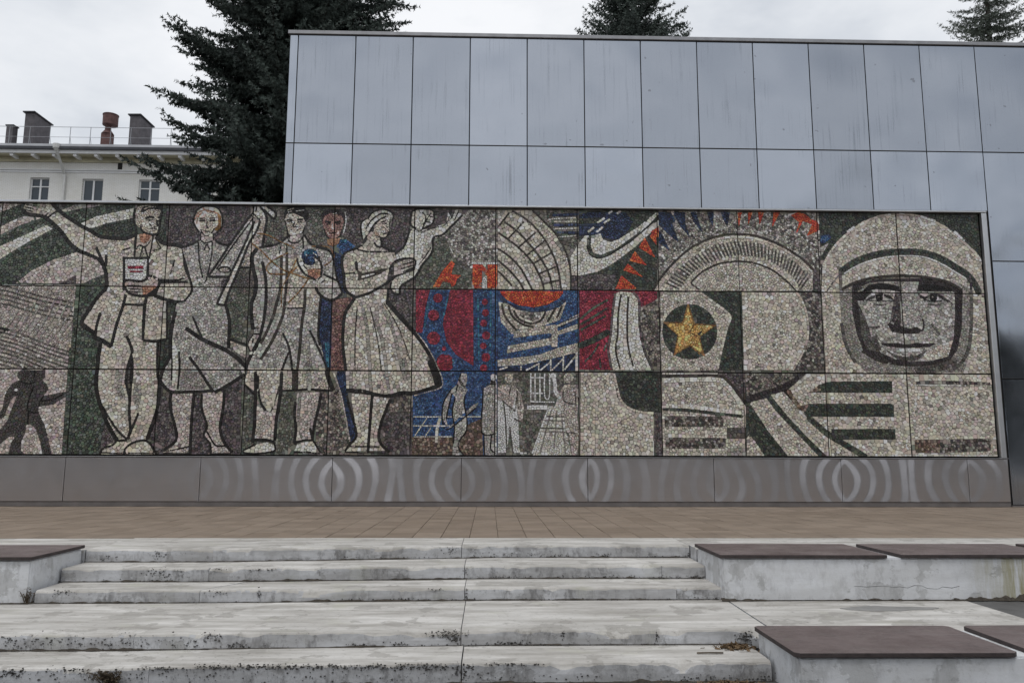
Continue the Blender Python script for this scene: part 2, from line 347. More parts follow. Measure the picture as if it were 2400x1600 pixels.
    S(9,'GYD',26,'640,1150 680,1350 770,1520'); S(9,'GYD',28,'1850,860 1855,1150 1830,1380 1760,1520 1650,1600'); S(9,'GYD',80,'1700,1500 1500,1570 1350,1570')
    P(9,'PBD','738,800 742,1050 785,1250 845,1420 980,1500 1250,1545 1480,1530 1665,1480 1725,1400 1765,1200 1775,850 1700,790 1400,730 1000,735 820,765',0.05)
    P(9,'CG','785,850 788,950 850,1080 890,1200 910,1290 950,1370 1010,1430 1150,1490 1300,1512 1500,1500 1640,1465 1690,1300 1702,1100 1700,860 1560,770 1400,760 1100,760 900,790',0.058)
    P(9,'GYD','800,1000 860,1090 900,1210 930,1340 1000,1420 870,1400 820,1250',0.05); P(9,'GYD','900,1290 960,1260 1010,1400 960,1400',0.05)
    P(9,'PBD','770,940 790,860 850,850 960,840 880,900 850,940',0.045)
    P(9,'GYL','800,820 900,770 1100,755 1200,760 1210,850 1000,800 860,820',0.05)
    P(9,'K','828,858 895,792 1000,772 1100,785 1185,808 1190,858 1080,838 960,832',0.042); P(9,'PBD','1345,850 1365,760 1450,740 1560,770 1690,850 1500,855',0.045); P(9,'K','1352,832 1380,790 1500,795 1600,800 1700,862 1540,838 1420,858',0.042)
    P(9,'PB','1140,860 1195,860 1192,1000 1200,1110 1215,1180 1150,1150 1095,1140 1120,1000',0.045)
    P(9,'PBD','1072,1160 1130,1110 1160,1150 1215,1188 1290,1202 1335,1182 1408,1220 1350,1248 1200,1245 1110,1232',0.045); S(9,'PBD',13,'1400,1110 1410,1170 1400,1215'); S(9,'GYL',18,'1100,1140 1130,1160')
    P(9,'PBD','850,942 930,890 1010,866 1090,890 1145,945 1060,905 1010,890 950,910 880,940',0.04); S(9,'K',9,'890,938 1000,940 1135,942'); D(9,'K',995,912,34,0.04); D(9,'GYL',985,905,9,0.03)
    P(9,'PBD','1350,870 1420,905 1490,866 1570,882 1620,920 1680,965 1600,935 1540,900 1480,890 1420,930 1370,905',0.04); S(9,'K',9,'1410,932 1500,945 1580,940'); D(9,'K',1500,912,34,0.04); D(9,'GYL',1492,905,9,0.03)
    S(9,'GYD',10,'940,970 1010,980 1060,965'); S(9,'GYD',12,'1440,965 1520,980 1580,962')
    S(9,'GYD',16,'890,1180 940,1192 995,1180'); S(9,'GYD',10,'960,1250 990,1300 1040,1340'); P(9,'GYL','1000,1320 1090,1270 1180,1245 1110,1310',0.045)
    P(9,'PBD','960,1335 1180,1338 1250,1352 1330,1334 1525,1338 1465,1372 1250,1384 1085,1372',0.042); S(9,'W',30,'1105,1402 1250,1404 1375,1402'); S(9,'W',22,'1395,1330 1460,1330')
    P(9,'GYD','1040,1390 1160,1490 1300,1508 1370,1482 1450,1398 1350,1450 1240,1466 1150,1450',0.045); P(9,'C2','1380,1490 1440,1430 1560,1350 1685,1310 1640,1462 1500,1498',0.055)
    S(9,'GYD',14,'1480,1150 1530,1220 1560,1250'); S(9,'W',26,'1670,1110 1640,1170')
    S(9,'DKB',24,'640,835 740,782 900,732 1100,710 1220,706 1420,720 1620,762 1770,840'); S(9,'PB',20,'1838,700 1852,780 1852,860')
    S(9,'DKB',12,'830,1410 980,1500 1120,1532 1300,1545 1500,1530 1665,1482')
    # ---------------- couple in silhouette -----------------------------------
    P(2,'SIL','165,540 200,505 300,505 330,512 430,505 430,570 395,600 450,650 455,690 410,750 625,710 625,755 500,830 365,850 360,900 420,1020 450,1130 490,1305 400,1305 380,1180 340,1060 290,1010 250,1020 235,1110 200,1180 200,1260 240,1305 80,1305 110,1180 150,1130 90,1130 0,1200 -60,1240 -60,1130 0,1070 80,970 150,740 100,800 50,930 20,970 -20,960 30,860 50,740 110,640 190,600 165,570',0.055)
    P(2,'CP','158,745 112,805 62,945 82,960 146,795'); M(2,'K',9,'330,505 325,572','322,650 275,780 265,890 362,905','270,900 262,1010','190,608 260,636 325,620','410,750 380,800 365,850','375,800 500,780 600,730'); D(2,'W',155,695,16)
    # ---------------- figure 1 ----------------------------------------------
    P(1,'C','225,60 250,18 485,18 545,92 620,150 760,235 960,345 1200,358 1280,320 1440,310 1530,400 1700,430 1740,560 1800,790 1805,850 1730,940 1650,955 1565,932 1562,1300 1480,1320 1470,1590 960,1590 950,1330 1040,1370 890,1290 890,1250 775,1150 840,1030 920,905 1000,820 995,700 985,640 930,550 760,480 700,440 640,380 570,280 440,168 400,147 260,122 215,95')
    P(2,'C','960,250 1480,240 1472,500 1490,640 1490,780 1470,900 1420,1050 1380,1160 1470,1280 1470,1305 930,1305 950,1240 1100,1170 1020,1030 960,880 925,760 905,640 915,500')
    P(2,'GYL','1090,500 1160,500 1140,640 1180,760 1130,780 1070,640',0.06); P(2,'GYL','1260,620 1320,640 1330,760 1290,880 1250,800',0.06)
    P(1,'DG','1566,950 1650,960 1605,1180 1605,1590 1480,1590 1490,1330 1566,1305')
    P(1,'C2','1268,130 1290,60 1400,35 1522,50 1520,100 1500,200 1480,300 1440,315 1350,305 1320,270 1282,230')
    M(1,'K',14,'1264,80 1258,180 1280,290 1270,400 1265,530','1318,250 1345,295 1400,316 1478,314 1500,220 1522,90')
    P(1,'K','1318,110 1345,62 1420,50 1530,45 1525,90 1440,80 1390,85 1350,110'); S(1,'C2',8,'1350,85 1400,65 1480,62')
    M(1,'K',14,'1368,168 1410,154 1442,162','1480,166 1512,152'); M(1,'K',9,'1385,182 1428,188','1475,190 1505,188'); M(1,'K',7,'1468,180 1482,238 1440,250','1400,215 1425,245'); S(1,'K',10,'1412,262 1476,266')
    P(1,'SK','1305,318 1355,312 1425,330 1402,380 1352,406 1318,380')
    M(1,'K',11,'1280,460 1310,418 1352,436 1392,410 1442,330','1442,320 1422,430 1402,540','1455,340 1482,400 1506,450 1430,470','1340,440 1315,532','1360,440 1388,532','1150,466 1222,446')
    M(1,'K',25,'485,22 560,100 640,160 760,237 860,290 960,342 1180,356 1285,315','215,88 260,124 400,150 440,167 560,272 640,380 700,440 770,482 930,552 985,640 1000,720 998,820 920,902 840,1022 768,1155 880,1232','1480,340 1530,400 1700,432 1730,500 1742,620 1790,740 1806,850 1742,940 1690,956 1560,930 1450,890')
    S(1,'K',30,'768,1155 880,1240 890,1282 950,1304 1046,1368',sm=False); S(1,'K',12,'440,167 542,95')
    M(1,'K',8,'235,62 322,80','230,86 312,106','250,40 335,56','420,160 450,120'); M(1,'K',18,'905,440 940,520 988,612','1000,510 995,620')
    P(1,'W','1172,548 1390,548 1388,740 1340,752 1172,752',0.05); S(1,'K',20,'1165,840 1165,540 1392,540 1385,730',sm=False); P(1,'R','1200,614 1347,614 1347,641 1200,641',0.04); S(1,'R',14,'1215,666 1342,666')
    P(1,'CP','1172,770 1340,757 1400,707 1490,760 1462,872 1340,895 1220,870 1165,820'); P(1,'SK','1332,800 1472,800 1460,866 1342,886')
    M(1,'K',16,'1388,706 1450,716 1496,760 1482,820 1450,880 1340,896 1220,872 1168,800','1168,760 1190,745 1330,756 1388,726'); M(1,'K',8,'1190,795 1330,802','1195,825 1325,832','1200,850 1320,860')
    M(1,'K',14,'1490,745 1640,750 1728,728','1492,768 1762,762'); S(1,'K',8,'1640,555 1600,690')
    M(1,'K',20,'1180,880 1160,972 1110,1120 1075,1240 1046,1368'); S(1,'K',14,'1160,972 1362,980'); S(1,'K',20,'1376,900 1360,980 1350,1120 1342,1310 1450,1320 1565,1300',sm=False); S(1,'K',18,'946,1050 915,1150 893,1272'); S(1,'K',12,'1566,950 1566,1300')
    S(2,'K',26,'945,255 925,380 915,500 903,640 922,760 960,880 1020,1030 1100,1168'); S(2,'K',14,'962,850 1040,980 1120,1090 1192,1152')
    P(2,'K','1238,330 1257,420 1252,560 1238,720 1220,860 1203,760 1168,620 1183,500 1203,420'); S(2,'GYD',18,'1220,480 1210,600 1218,680')
    S(2,'K',18,'1188,190 1225,270 1246,345'); S(2,'K',18,'1220,760 1215,900 1225,1080 1200,1152'); S(2,'K',15,'1302,908 1250,1030 1200,1140'); S(2,'K',25,'1485,560 1502,640 1495,780 1470,900 1420,1050 1380,1155'); S(2,'K',14,'1480,240 1476,400 1478,560')
    M(2,'K',14,'1100,1165 1060,1210 970,1242 938,1295','1105,1170 1192,1165','1160,1302 1180,1242 1240,1192 1330,1166 1386,1176 1440,1240 1468,1300'); M(2,'K',9,'945,1282 1150,1286','1175,1284 1440,1286')
    # ---------------- figure 2 ----------------------------------------------
    P(1,'CG','1880,375 1705,440 1742,560 1810,800 1808,860 1740,945 1660,960 1625,1110 1605,1250 1605,1590 2300,1590 2145,1385 2150,1150 2115,985 2060,940 2080,740 2300,600 2352,440 2140,425 2000,370',0.055)
    P(2,'CG','1605,0 2145,0 2145,300 2295,470 2295,545 2022,716 1600,710 1520,645 1510,580 1545,480 1605,380',0.055)
    P(2,'CP','1612,722 1815,722 1800,900 1785,1285 1530,1280 1640,1190 1660,1100 1620,900',0.06); P(2,'CP','1900,722 2097,702 2092,900 2070,1080 2110,1200 2172,1285 1980,1292 1970,1180 1910,1120 1942,1060 1900,880',0.06)
    P(2,'CW','1618,200 1660,300 1682,500 1672,690 1612,690 1612,400')
    P(2,'GYL','1690,520 1860,520 1930,640 1960,690 1690,690',0.05)
    P(1,'CW','1830,150 1860,80 1940,55 2040,70 2085,150 2080,250 2040,300 1990,310 1940,330 1890,300 1840,250 1815,200'); P(1,'GOB','2040,110 2078,150 2076,250 2040,290 2010,280 2050,220',0.05)
    M(1,'SK',9,'1830,180 1870,110 1950,92 2045,125','1845,220 1860,150 1900,110','1900,70 1960,110 2020,100')
    P(1,'C2','1870,180 1930,120 2010,150 2022,260 1962,327 1910,320 1880,270'); P(1,'CP','1890,310 1995,310 2005,375 1935,398 1885,372')
    M(1,'K',12,'1870,300 1832,240 1814,190 1838,110 1880,70 1950,52 2040,72 2086,140 2086,210 2075,270 2030,300'); M(1,'K',13,'1872,192 1925,186','1968,190 2022,186'); M(1,'DKB',8,'1870,170 1925,168','1965,168 2020,165'); M(1,'DKB',6,'1945,195 1940,252 1960,258'); S(1,'K',8,'1920,290 1966,290'); M(1,'K',8,'1880,270 1910,320 1945,336 1990,302 2012,260','1885,300 1885,372','2000,310 2002,372','1880,370 1930,400 1992,380')
    M(1,'K',14,'1872,368 1800,412 1700,442','2010,350 2050,400 2145,422'); M(1,'K',9,'1862,390 1870,560 1902,725','1990,380 1985,520 1942,720 1920,775','1940,410 1915,470','1945,410 1970,465')
    P(3,'GYD','165,720 350,620 370,800 330,900 170,830',0.05); P(3,'PB','85,742 158,742 110,870 72,840',0.045)
    P(3,'CG','-45,710 350,148 442,190 170,706',0.055); M(3,'K',15,'-45,712 60,560 200,350 352,140'); M(3,'K',10,'30,650 180,430 376,165'); S(3,'K',15,'-45,714 165,718'); D(3,'K',108,648,62,0.04,32); D(3,'CP',108,652,48,0.04,20)
    P(3,'CP','400,185 500,185 462,440 420,450 360,500 340,620 250,620 330,400',0.055)
    P(3,'CW','408,200 442,200 330,430 240,650 105,982 35,970 190,650'); M(3,'K',15,'388,195 290,420 182,650 35,968','442,190 400,300 330,415 240,645 170,805 108,982'); S(3,'K',15,'30,970 104,982')
    P(3,'CW','360,140 378,62 440,58 492,118 502,192 430,186'); M(3,'K',10,'350,150 372,122 402,152 440,186','385,60 375,110','405,58 400,110'); S(3,'K',16,'440,62 482,110 502,172 490,262 475,342 462,440'); P(3,'CW','450,58 502,58 588,120 566,172 520,132 480,90'); M(3,'K',14,'502,58 585,116 570,172 520,132 478,88'); S(3,'K',12,'255,626 350,632'); S(3,'K',9,'340,640 345,760')
    S(2,'K',24,'1645,-40 1602,180 1600,380'); S(2,'K',20,'1602,380 1542,482 1508,590 1528,642 1590,702 1660,714 1900,706 1995,702'); S(2,'K',22,'2015,716 2150,642 2295,545'); S(2,'K',18,'1776,385 1870,510 1940,620 2002,712'); S(2,'K',28,'1745,115 1850,190 1960,250 2100,312 2220,392 2305,475'); S(2,'K',14,'1808,5 1860,130 1892,195'); S(2,'K',22,'2118,-100 2150,30 2150,150 2143,305'); S(2,'K',11,'1615,380 1610,605'); S(2,'K',13,'1680,330 1685,480 1670,690')
    P(2,'CP','2155,235 2312,292 2300,400 2200,335'); S(2,'K',14,'2150,218 2315,272')
    M(2,'K',18,'1605,722 1598,850 1640,1020 1660,1130 1630,1192 1538,1255','1822,722 1800,950 1782,1295','2107,690 2095,850 2065,1050 2100,1180 2178,1278'); M(2,'K',14,'1895,728 1895,870 1942,1030 1910,1120 1970,1192 1976,1295'); M(2,'K',11,'1940,1080 1990,1170 2030,1216 2112,1216','1540,1268 1700,1240 1782,1220'); M(2,'K',8,'1530,1288 1782,1292','1980,1292 2172,1288')
    # ---------------- figure 4 (behind) --------------------------------------
    P(3,'BNR','1115,930 1320,900 1330,1590 1098,1590',0.05); P(3,'DB','1005,900 1118,930 1112,1200 1097,1590 1055,1590 985,1300 1000,1000',0.045); P(3,'TQ','1045,1330 1092,1330 1092,1560 1062,1560',0.042)
    P(3,'DB','1105,465 1205,505 1220,680 1245,870 1195,860 1150,690',0.045); P(3,'B','1185,368 1262,375 1335,432 1215,505 1180,492 1150,440',0.045); P(3,'TQ','1190,366 1255,366 1242,398 1200,400',0.04)
    P(3,'SKP','1030,130 1120,92 1212,130 1226,200 1200,290 1180,340 1120,362 1070,342 1035,260 1013,180',0.048); P(3,'PBD','1003,160 1030,100 1100,80 1190,84 1232,130 1226,185 1200,140 1100,116 1042,150 1020,205',0.045)
    S(3,'W',12,'1236,110 1246,200 1215,330'); S(3,'W',8,'1120,130 1160,118'); M(3,'K',14,'1048,196 1102,208','1140,208 1196,196'); M(3,'K',9,'1060,222 1102,224','1150,222 1192,220','1090,306 1152,306'); S(3,'W',9,'1120,215 1114,262 1140,272'); M(3,'K',8,'1035,260 1070,342 1120,362 1180,340 1202,285'); P(3,'SK','1070,362 1190,352 1180,402 1120,432 1070,412'); M(3,'CP',14,'1070,300 1090,330','1165,320 1180,290')
    # ---------------- figure 3 ----------------------------------------------
    P(3,'CG','420,440 640,395 700,350 860,340 920,410 1060,450 1112,500 1155,750 1205,862 1120,940 1012,900 1002,1000 988,1240 1062,1590 300,1590 330,1500 345,1400 325,1340 385,1240 360,1100 352,960 390,880 400,760 370,620 362,510',0.062)
    P(4,'C','330,490 1060,490 1112,695 640,702 545,905 485,875 420,730 300,640 300,590',0.062)
    P(3,'GYL','495,900 590,900 560,1080 500,1230 450,1330 430,1330 480,1080',0.06); P(3,'C','640,500 1000,520 1000,1000 860,1000 690,1010 640,800',0.062)
    S(3,'GYL',36,'880,1320 900,1500 910,1590',0.055); S(4,'GYL',44,'870,480 900,600 900,688',0.055); S(4,'DKB',50,'770,500 765,690',0.055)
    P(3,'C2','680,130 760,122 842,158 872,200 852,270 830,312 770,346 710,322 690,260 664,180'); P(3,'CP','690,215 745,232 722,262 700,262',0.04); P(3,'CP','800,225 862,202 842,272 800,262',0.04); P(3,'CW','715,285 760,265 815,280 800,330 770,344 722,325')
    P(3,'K','658,140 680,80 740,52 842,58 894,110 890,172 862,205 840,152 760,120 692,122 668,185'); M(3,'CW',7,'695,95 760,74','775,102 855,92','700,115 740,100')
    M(3,'K',13,'688,182 742,188','788,182 842,176'); M(3,'K',9,'700,202 742,207','790,202 836,202','728,282 800,282','765,205 750,242 790,247'); M(3,'K',8,'690,260 710,322 770,346 830,312 862,240','672,180 690,260')
    P(3,'CP','720,335 842,305 850,385 770,440 705,402'); M(3,'K',11,'690,340 642,400 622,500','700,350 722,392 792,392 840,345','842,330 846,452','690,400 690,480'); M(3,'K',15,'430,442 560,420 640,392 692,340','852,320 900,392 960,432 1060,452 1112,502')
    S(3,'K',26,'415,450 365,520 370,620 402,760 390,880 358,970 360,1100 376,1205'); S(3,'K',20,'458,570 490,720 496,900 480,1080 450,1230 400,1380 330,1500 305,1590')
    P(3,'CP','328,1335 380,1250 432,1258 420,1350 362,1422 340,1402'); M(3,'K',9,'376,1200 432,1200','380,1250 432,1252','380,1250 328,1335 342,1402 362,1420','375,1290 370,1340')
    M(3,'DKB',22,'640,520 632,800 590,980 560,1092 500,1232 445,1340','690,480 690,720 685,800 665,1000 648,1092 560,1300 445,1490','862,830 856,990 830,1160 810,1400 788,1590'); S(3,'K',9,'690,1012 852,1006')
    M(3,'K',14,'654,1245 712,1380 742,1590','712,1420 680,1490 645,1590','903,1215 980,1370 1042,1510 1066,1590')
    M(3,'GOB',11,'408,310 480,315 570,352 640,392 722,424 765,452','358,402 440,462 540,562 640,642 740,682 860,722 935,732','705,490 600,540 522,592 500,642 530,684 620,692 720,682 785,620','920,432 1050,432 1102,452 1132,522 1102,572 1040,612','640,1000 645,830 700,720 760,600 790,540','700,962 790,872 862,782 900,720')
    D(3,'DB',905,530,78,0.04); P(3,'TQ','850,480 900,455 975,480 960,510 900,500 860,540',0.038); P(3,'B','880,530 940,520 960,560 930,590',0.038); M(3,'W',8,'935,490 975,520','860,500 880,520','940,540 965,520')
    P(3,'CW','786,562 818,528 872,600 892,680 872,692 820,642'); P(3,'SK','882,652 1012,622 1012,702 962,742 892,702'); P(3,'CW','950,540 1002,578 1012,642 962,642'); M(3,'K',14,'788,545 800,602 862,692 962,742','950,530 1002,570 1017,642 1012,702'); M(3,'K',7,'810,540 850,610 885,650','835,560 865,600')
    P(3,'CW','985,740 1030,695 1165,755 1130,800 1010,790'); S(3,'K',14,'1030,690 1165,752'); S(3,'K',18,'958,812 1000,882 1080,932 1150,922 1208,870'); S(3,'K',12,'1060,450 1110,500 1150,682 1172,762 1208,862'); M(3,'K',8,'980,742 1022,702','1008,772 1052,745'); S(3,'K',16,'1010,905 1000,1000 985,1240 1000,1360')
    P(4,'CP','400,760 470,880 545,905 622,740 602,940 582,1172 388,1152',0.06); P(4,'CP','792,722 1002,712 962,1000 940,1162 770,1172 772,820',0.06); S(4,'GYL',24,'815,730 800,900 795,980',0.05)
    M(4,'K',22,'398,520 398,720 390,900 390,1000 376,1120 370,1182','642,520 636,660 616,820 590,1000 580,1172','305,510 330,420 400,280 440,200'); S(4,'K',14,'420,560 425,700 450,820 492,884'); S(4,'DKB',12,'620,660 580,800 540,900'); S(4,'K',18,'368,1160 430,1160 520,1166 582,1192'); P(4,'CW','280,1262 400,1202 500,1182 576,1212 576,1262 450,1287 300,1283'); M(4,'K',12,'280,1262 400,1202','576,1200 576,1262 450,1287 300,1285 278,1262')
    S(4,'K',13,'640,702 780,696 900,689 1115,702'); S(4,'K',14,'300,645 370,722 402,742'); S(4,'K',30,'1064,515 1085,600 1122,695')
    M(4,'K',18,'770,800 765,950 776,1060 760,1192','1010,722 990,850 950,1010 930,1152','935,1160 908,1050'); P(4,'CW','750,1282 790,1192 930,1172 1000,1292'); M(4,'K',12,'760,1202 820,1170 930,1166 962,1210 1012,1285','752,1276 880,1276 1002,1292')
    P(4,'DB','1148,520 1248,520 1262,760 1300,900 1338,1080 1322,1182 1280,1182 1262,1000 1212,800 1188,700',0.045); S(4,'CP',12,'1130,535 1200,742 1250,1000 1282,1180')
    # ---------------- child --------------------------------------------------
    P(3,'CW','1860,100 1900,80 2020,80 2072,110 2062,212 1992,242 1960,272 2050,262 2182,212 2200,110 2240,170 2262,95 2300,80 2335,90 2322,152 2232,242 2142,322 2062,372 2042,500 1942,642 1902,722 1762,782 1742,872 1682,852 1660,782 1700,722 1792,682 1892,602 1882,542 1792,540 1722,562 1702,500 1792,432 1822,332 1872,262 1845,182')
    P(3,'CP','1980,430 2050,380 2040,490 1942,640 1912,690 1940,560')
    M(3,'K',14,'1862,98 1850,170 1852,232 1902,262','1842,268 1820,350 1780,442 1710,492 1700,562','2335,140 2232,242 2150,322 2062,352 2052,482 1960,602 1912,692 1882,722 1762,802 1747,872','1670,768 1660,812 1690,872 1752,882'); M(3,'K',8,'2072,110 2064,205 2010,240','1955,275 2000,180 2042,118','1990,200 2042,208','1948,302 2052,262 2172,230 2215,150','2225,180 2262,100','2260,190 2305,90','1930,600 1990,520 2040,440'); M(3,'DKB',7,'1880,260 1930,290 1960,272','2040,150 2062,160')
    S(3,'K',12,'2070,105 2069,150 2075,170 2062,185 2060,215 2012,242 1962,268'); S(3,'K',11,'1862,100 1930,84 2020,82 2068,105'); S(3,'K',10,'1958,110 1990,150 1985,200 1965,230'); S(3,'K',9,'2030,150 2055,152')
    # ---------------- figure 5 ----------------------------------------------
    P(3,'C','1240,490 1350,458 1480,290 1560,342 1582,432 1602,470 1700,480 1722,562 1692,602 1652,642 1602,850 1642,830 1632,950 1700,1030 1880,1232 1960,1330 2050,1480 2085,1590 1245,1590 1218,1400 1215,1250 1232,1090 1262,1010 1320,910 1262,860 1230,800 1225,700 1205,600 1215,530')
    P(4,'C','1235,400 1990,300 2080,500 2100,640 1880,722 1600,752 1480,740 1250,700 1240,520')
    M(3,'GYL',28,'1400,1000 1440,1200 1470,1590','1500,1040 1580,1300 1625,1590','1560,960 1680,1200 1770,1590'); M(4,'GYL',26,'1465,520 1480,720','1620,520 1650,730','1290,520 1290,690'); M(4,'GYL',60,'1770,400 1820,600')
    M(3,'DKB',7,'1350,1000 1330,1300 1330,1590','1470,1000 1540,1300 1575,1590','1600,960 1740,1200 1850,1500')
    P(3,'CW','1388,250 1400,190 1450,170 1500,110 1580,84 1660,108 1692,160 1680,202 1640,150 1560,180 1500,232 1440,332 1402,372'); P(3,'C2','1520,232 1570,170 1650,150 1672,200 1652,302 1612,352 1560,342 1500,292')
    M(3,'K',12,'1402,372 1385,290 1390,210 1440,170','1440,330 1408,392','1450,172 1490,115 1580,84 1660,104 1692,150 1672,192'); M(3,'K',10,'1430,270 1470,200 1560,130 1640,125','1460,300 1530,200 1622,150','1660,178 1652,250 1642,312 1610,352 1560,342 1518,300'); M(3,'K',9,'1568,207 1622,190','1580,222 1622,216','1590,312 1642,305'); M(3,'K',6,'1645,245 1610,266'); P(3,'SKL','1510,290 1560,320 1560,342 1520,330')
    M(3,'K',13,'1572,350 1576,432 1530,426 1510,395','1442,350 1400,412 1330,452 1240,490 1213,535','1590,432 1650,462 1722,482'); S(3,'K',11,'1350,460 1450,480 1580,482 1692,482')
    S(3,'K',20,'1213,530 1205,600 1225,700 1230,800 1260,862 1322,912 1260,1012 1230,1092 1215,1250 1220,1400 1243,1590'); S(3,'K',10,'1225,686 1332,680'); S(3,'K',18,'1340,570 1346,655')
    P(3,'DKB','1338,640 1400,682 1600,640 1642,640 1562,692 1400,742 1350,752 1362,702'); P(3,'CW','1385,710 1560,672 1480,702 1392,730'); M(3,'K',13,'1650,645 1702,572 1792,542'); S(3,'K',18,'1310,912 1450,872 1600,792 1722,702 1892,642'); P(3,'CP','1692,602 1802,552 1882,542 1892,612 1782,682 1692,702'); M(3,'K',13,'1790,545 1872,545 1897,580 1882,632'); M(3,'K',7,'1762,642 1892,602','1772,602 1882,572','1775,670 1880,625')
    S(3,'K',16,'1642,830 1630,952'); S(3,'K',30,'1630,950 1700,1032 1880,1232 1960,1332 2050,1482 2090,1590'); S(4,'K',54,'2040,430 2085,540 2112,650'); S(4,'K',26,'2135,648 2000,692 1880,722 1760,722 1700,742 1600,752 1500,732 1400,706 1245,700'); S(4,'CP',9,'1900,150 2000,280 2090,450 2150,650 2000,715 1880,748')
    P(4,'C','1282,722 1480,742 1462,1000 1450,1265 1240,1272 1300,1202 1340,1130 1322,950'); P(4,'C','1502,752 1662,770 1602,930 1552,1080 1552,1172 1622,1265 1450,1265')
    M(4,'K',14,'1250,742 1290,900 1340,1080 1332,1150 1270,1212 1238,1265'); M(4,'K',18,'1490,750 1470,1000 1450,1272','1662,778 1610,902 1560,1052 1555,1162 1600,1232 1652,1275'); M(4,'K',9,'1280,1222 1562,1226','1240,1278 1622,1282')
    # ---------------- small workers ------------------------------------------
    M(6,'CW',11,'75,945 350,945 720,945','72,1030 440,1030','78,1132 440,1132','90,1122 205,955','190,1120 240,1050'); S(6,'CW',26,'325,960 300,1050 290,1190')
    P(6,'CG','500,580 530,535 576,540 582,612 560,660 588,690 560,742 550,800 560,860 576,950 570,1080 520,1152 500,1242 545,1305 440,1305 450,1150 460,1042 440,940 450,860 470,762 432,722 402,860 382,960 402,1048 640,830 692,808 662,862 402,1066 370,1002 345,960 360,800 430,690 490,640',0.05)
    M(6,'K',9,'500,590 520,640 560,665','430,690 360,810 346,960 400,1062 660,862','440,720 402,870 385,970','470,760 440,900 460,1040 448,1200','560,740 552,820 576,960 570,1080 505,1170 500,1240 548,1305','495,640 470,720'); M(6,'K',8,'520,545 510,600 545,640')
    P(6,'CG','730,682 790,642 800,602 852,602 858,642 858,1305 740,1305 740,1100 720,1092 725,800',0.05); M(6,'K',9,'730,682 725,800 718,1092 850,1104','735,1105 742,1305','810,1105 800,1240 850,1290','790,640 850,642'); D(6,'W',828,575,32); P(6,'K','800,600 850,625 800,632')
    P(6,'C','936,542 1012,542 1006,602 976,642 930,602',0.045); P(6,'CP','866,662 930,640 1032,655 1082,722 1112,850 1102,962 1062,992 1078,1285 1010,1285 980,1042 952,1285 868,1285',0.045); P(6,'W','866,790 920,800 1000,872 1030,760 1048,880 1060,1000 1076,1285 1010,1285 980,1042 952,1285 868,1285',0.045)
    M(6,'GYD',9,'905,790 1000,870 1030,880 1040,760','920,800 940,1000 952,1285','980,1040 1010,1285','990,660 970,760','1045,700 1060,880','1020,960 1070,990'); S(6,'W',16,'1070,1285 1140,1285')
    M(6,'W',13,'1176,535 1176,805','1216,535 1216,805','1262,535 1262,805','1176,580 1300,580','1176,726 1290,726','1170,804 1400,808','1305,540 1305,740 1330,782 1352,740 1352,540'); S(6,'W',38,'1140,858 1332,858')
    D(6,'C',1530,582,48,0.045); P(6,'CP','1490,645 1600,645 1622,800 1612,952 1632,1100 1612,1305 1560,1305 1532,1100 1500,1082 1480,902 1400,850 1442,722',0.045); S(6,'W',34,'1390,560 1402,640 1412,720 1452,770'); D(6,'W',1385,565,30)
    P(6,'CW','1340,842 1480,852 1502,1062 1562,1305 1195,1305',0.045); M(6,'GYL',10,'1370,880 1260,1290','1420,880 1390,1290','1460,900 1500,1290','1285,975 1500,985','1255,1080 1510,1090'); S(6,'W',14,'1342,860 1190,1290'); M(6,'GYD',9,'1310,940 1490,945','1260,1050 1480,1055','1590,700 1600,850','1480,700 1490,800 1600,830','1530,1090 1600,1100')
# ---- turn the drawing into tesserae -----------------------------------------
DEFSIZE=dict(C=.070,C2=.046,CP=.066,CW=.064,CG=.062,W=.055,PL=.06,G=.058,DG=.058,GG=.056,PB=.054,PBD=.05,BG=.055,GR=.05,GRD=.055,GRK=.055)
JX=[MU_X0,-8.872,-7.368,-5.872,-4.355,-2.862,-1.398,0.097,1.600,3.093,4.590,6.095,7.600,MU_X1]   # panel joints along the wall
JZ=[MU_Z0,2.383,3.879,MU_Z1]
def panel_map():
    xs=MU_X0+(np.arange(NW)+.5)*RES; zs=MU_Z1-(np.arange(NH)+.5)*RES
    ci=np.clip(np.searchsorted(JX,xs)-1,0,len(JX)-2); ri=np.clip(np.searchsorted(JZ,zs)-1,0,2)
    gx=np.min(np.abs(xs[:,None]-np.array(JX)[None]),1)<.0075; gz=np.min(np.abs(zs[:,None]-np.array(JZ)[None]),1)<.0095
    return ri[:,None]*16+ci[None,:], gz[:,None]|gx[None,:]
def jfa(lab,sx,sy,slab):
    h,w=lab.shape
    best=np.full((h,w),-1,np.int32); bd=np.full((h,w),1e9,np.float32)
    X=np.arange(w,dtype=np.float32)[None,:]; Y=np.arange(h,dtype=np.float32)[:,None]
    xi=np.clip(sx.astype(int),0,w-1); yi=np.clip(sy.astype(int),0,h-1)
    ok=lab[yi,xi]==slab
    ids=np.where(ok)[0]
    best[yi[ids],xi[ids]]=ids; bd[yi[ids],xi[ids]]=0
    for st in (16,8,4,2,1,1):
        for dy in (-st,0,st):
            for dx in (-st,0,st):
                if dx==0 and dy==0: continue
                ys,yt=(slice(max(dy,0),h+min(dy,0)),slice(max(-dy,0),h+min(-dy,0)))
                xs,xt=(slice(max(dx,0),w+min(dx,0)),slice(max(-dx,0),w+min(-dx,0)))
                cand=best[ys,xs]; tl=lab[yt,xt]
                c=np.maximum(cand,0)
                d=(sx[c]-X[:,xt])**2+(sy[c]-Y[yt])**2
                m=(cand>=0)&(slab[c]==tl)&(d<bd[yt,xt])
                best[yt,xt][m]=cand[m]; bd[yt,xt][m]=d[m]
    return best
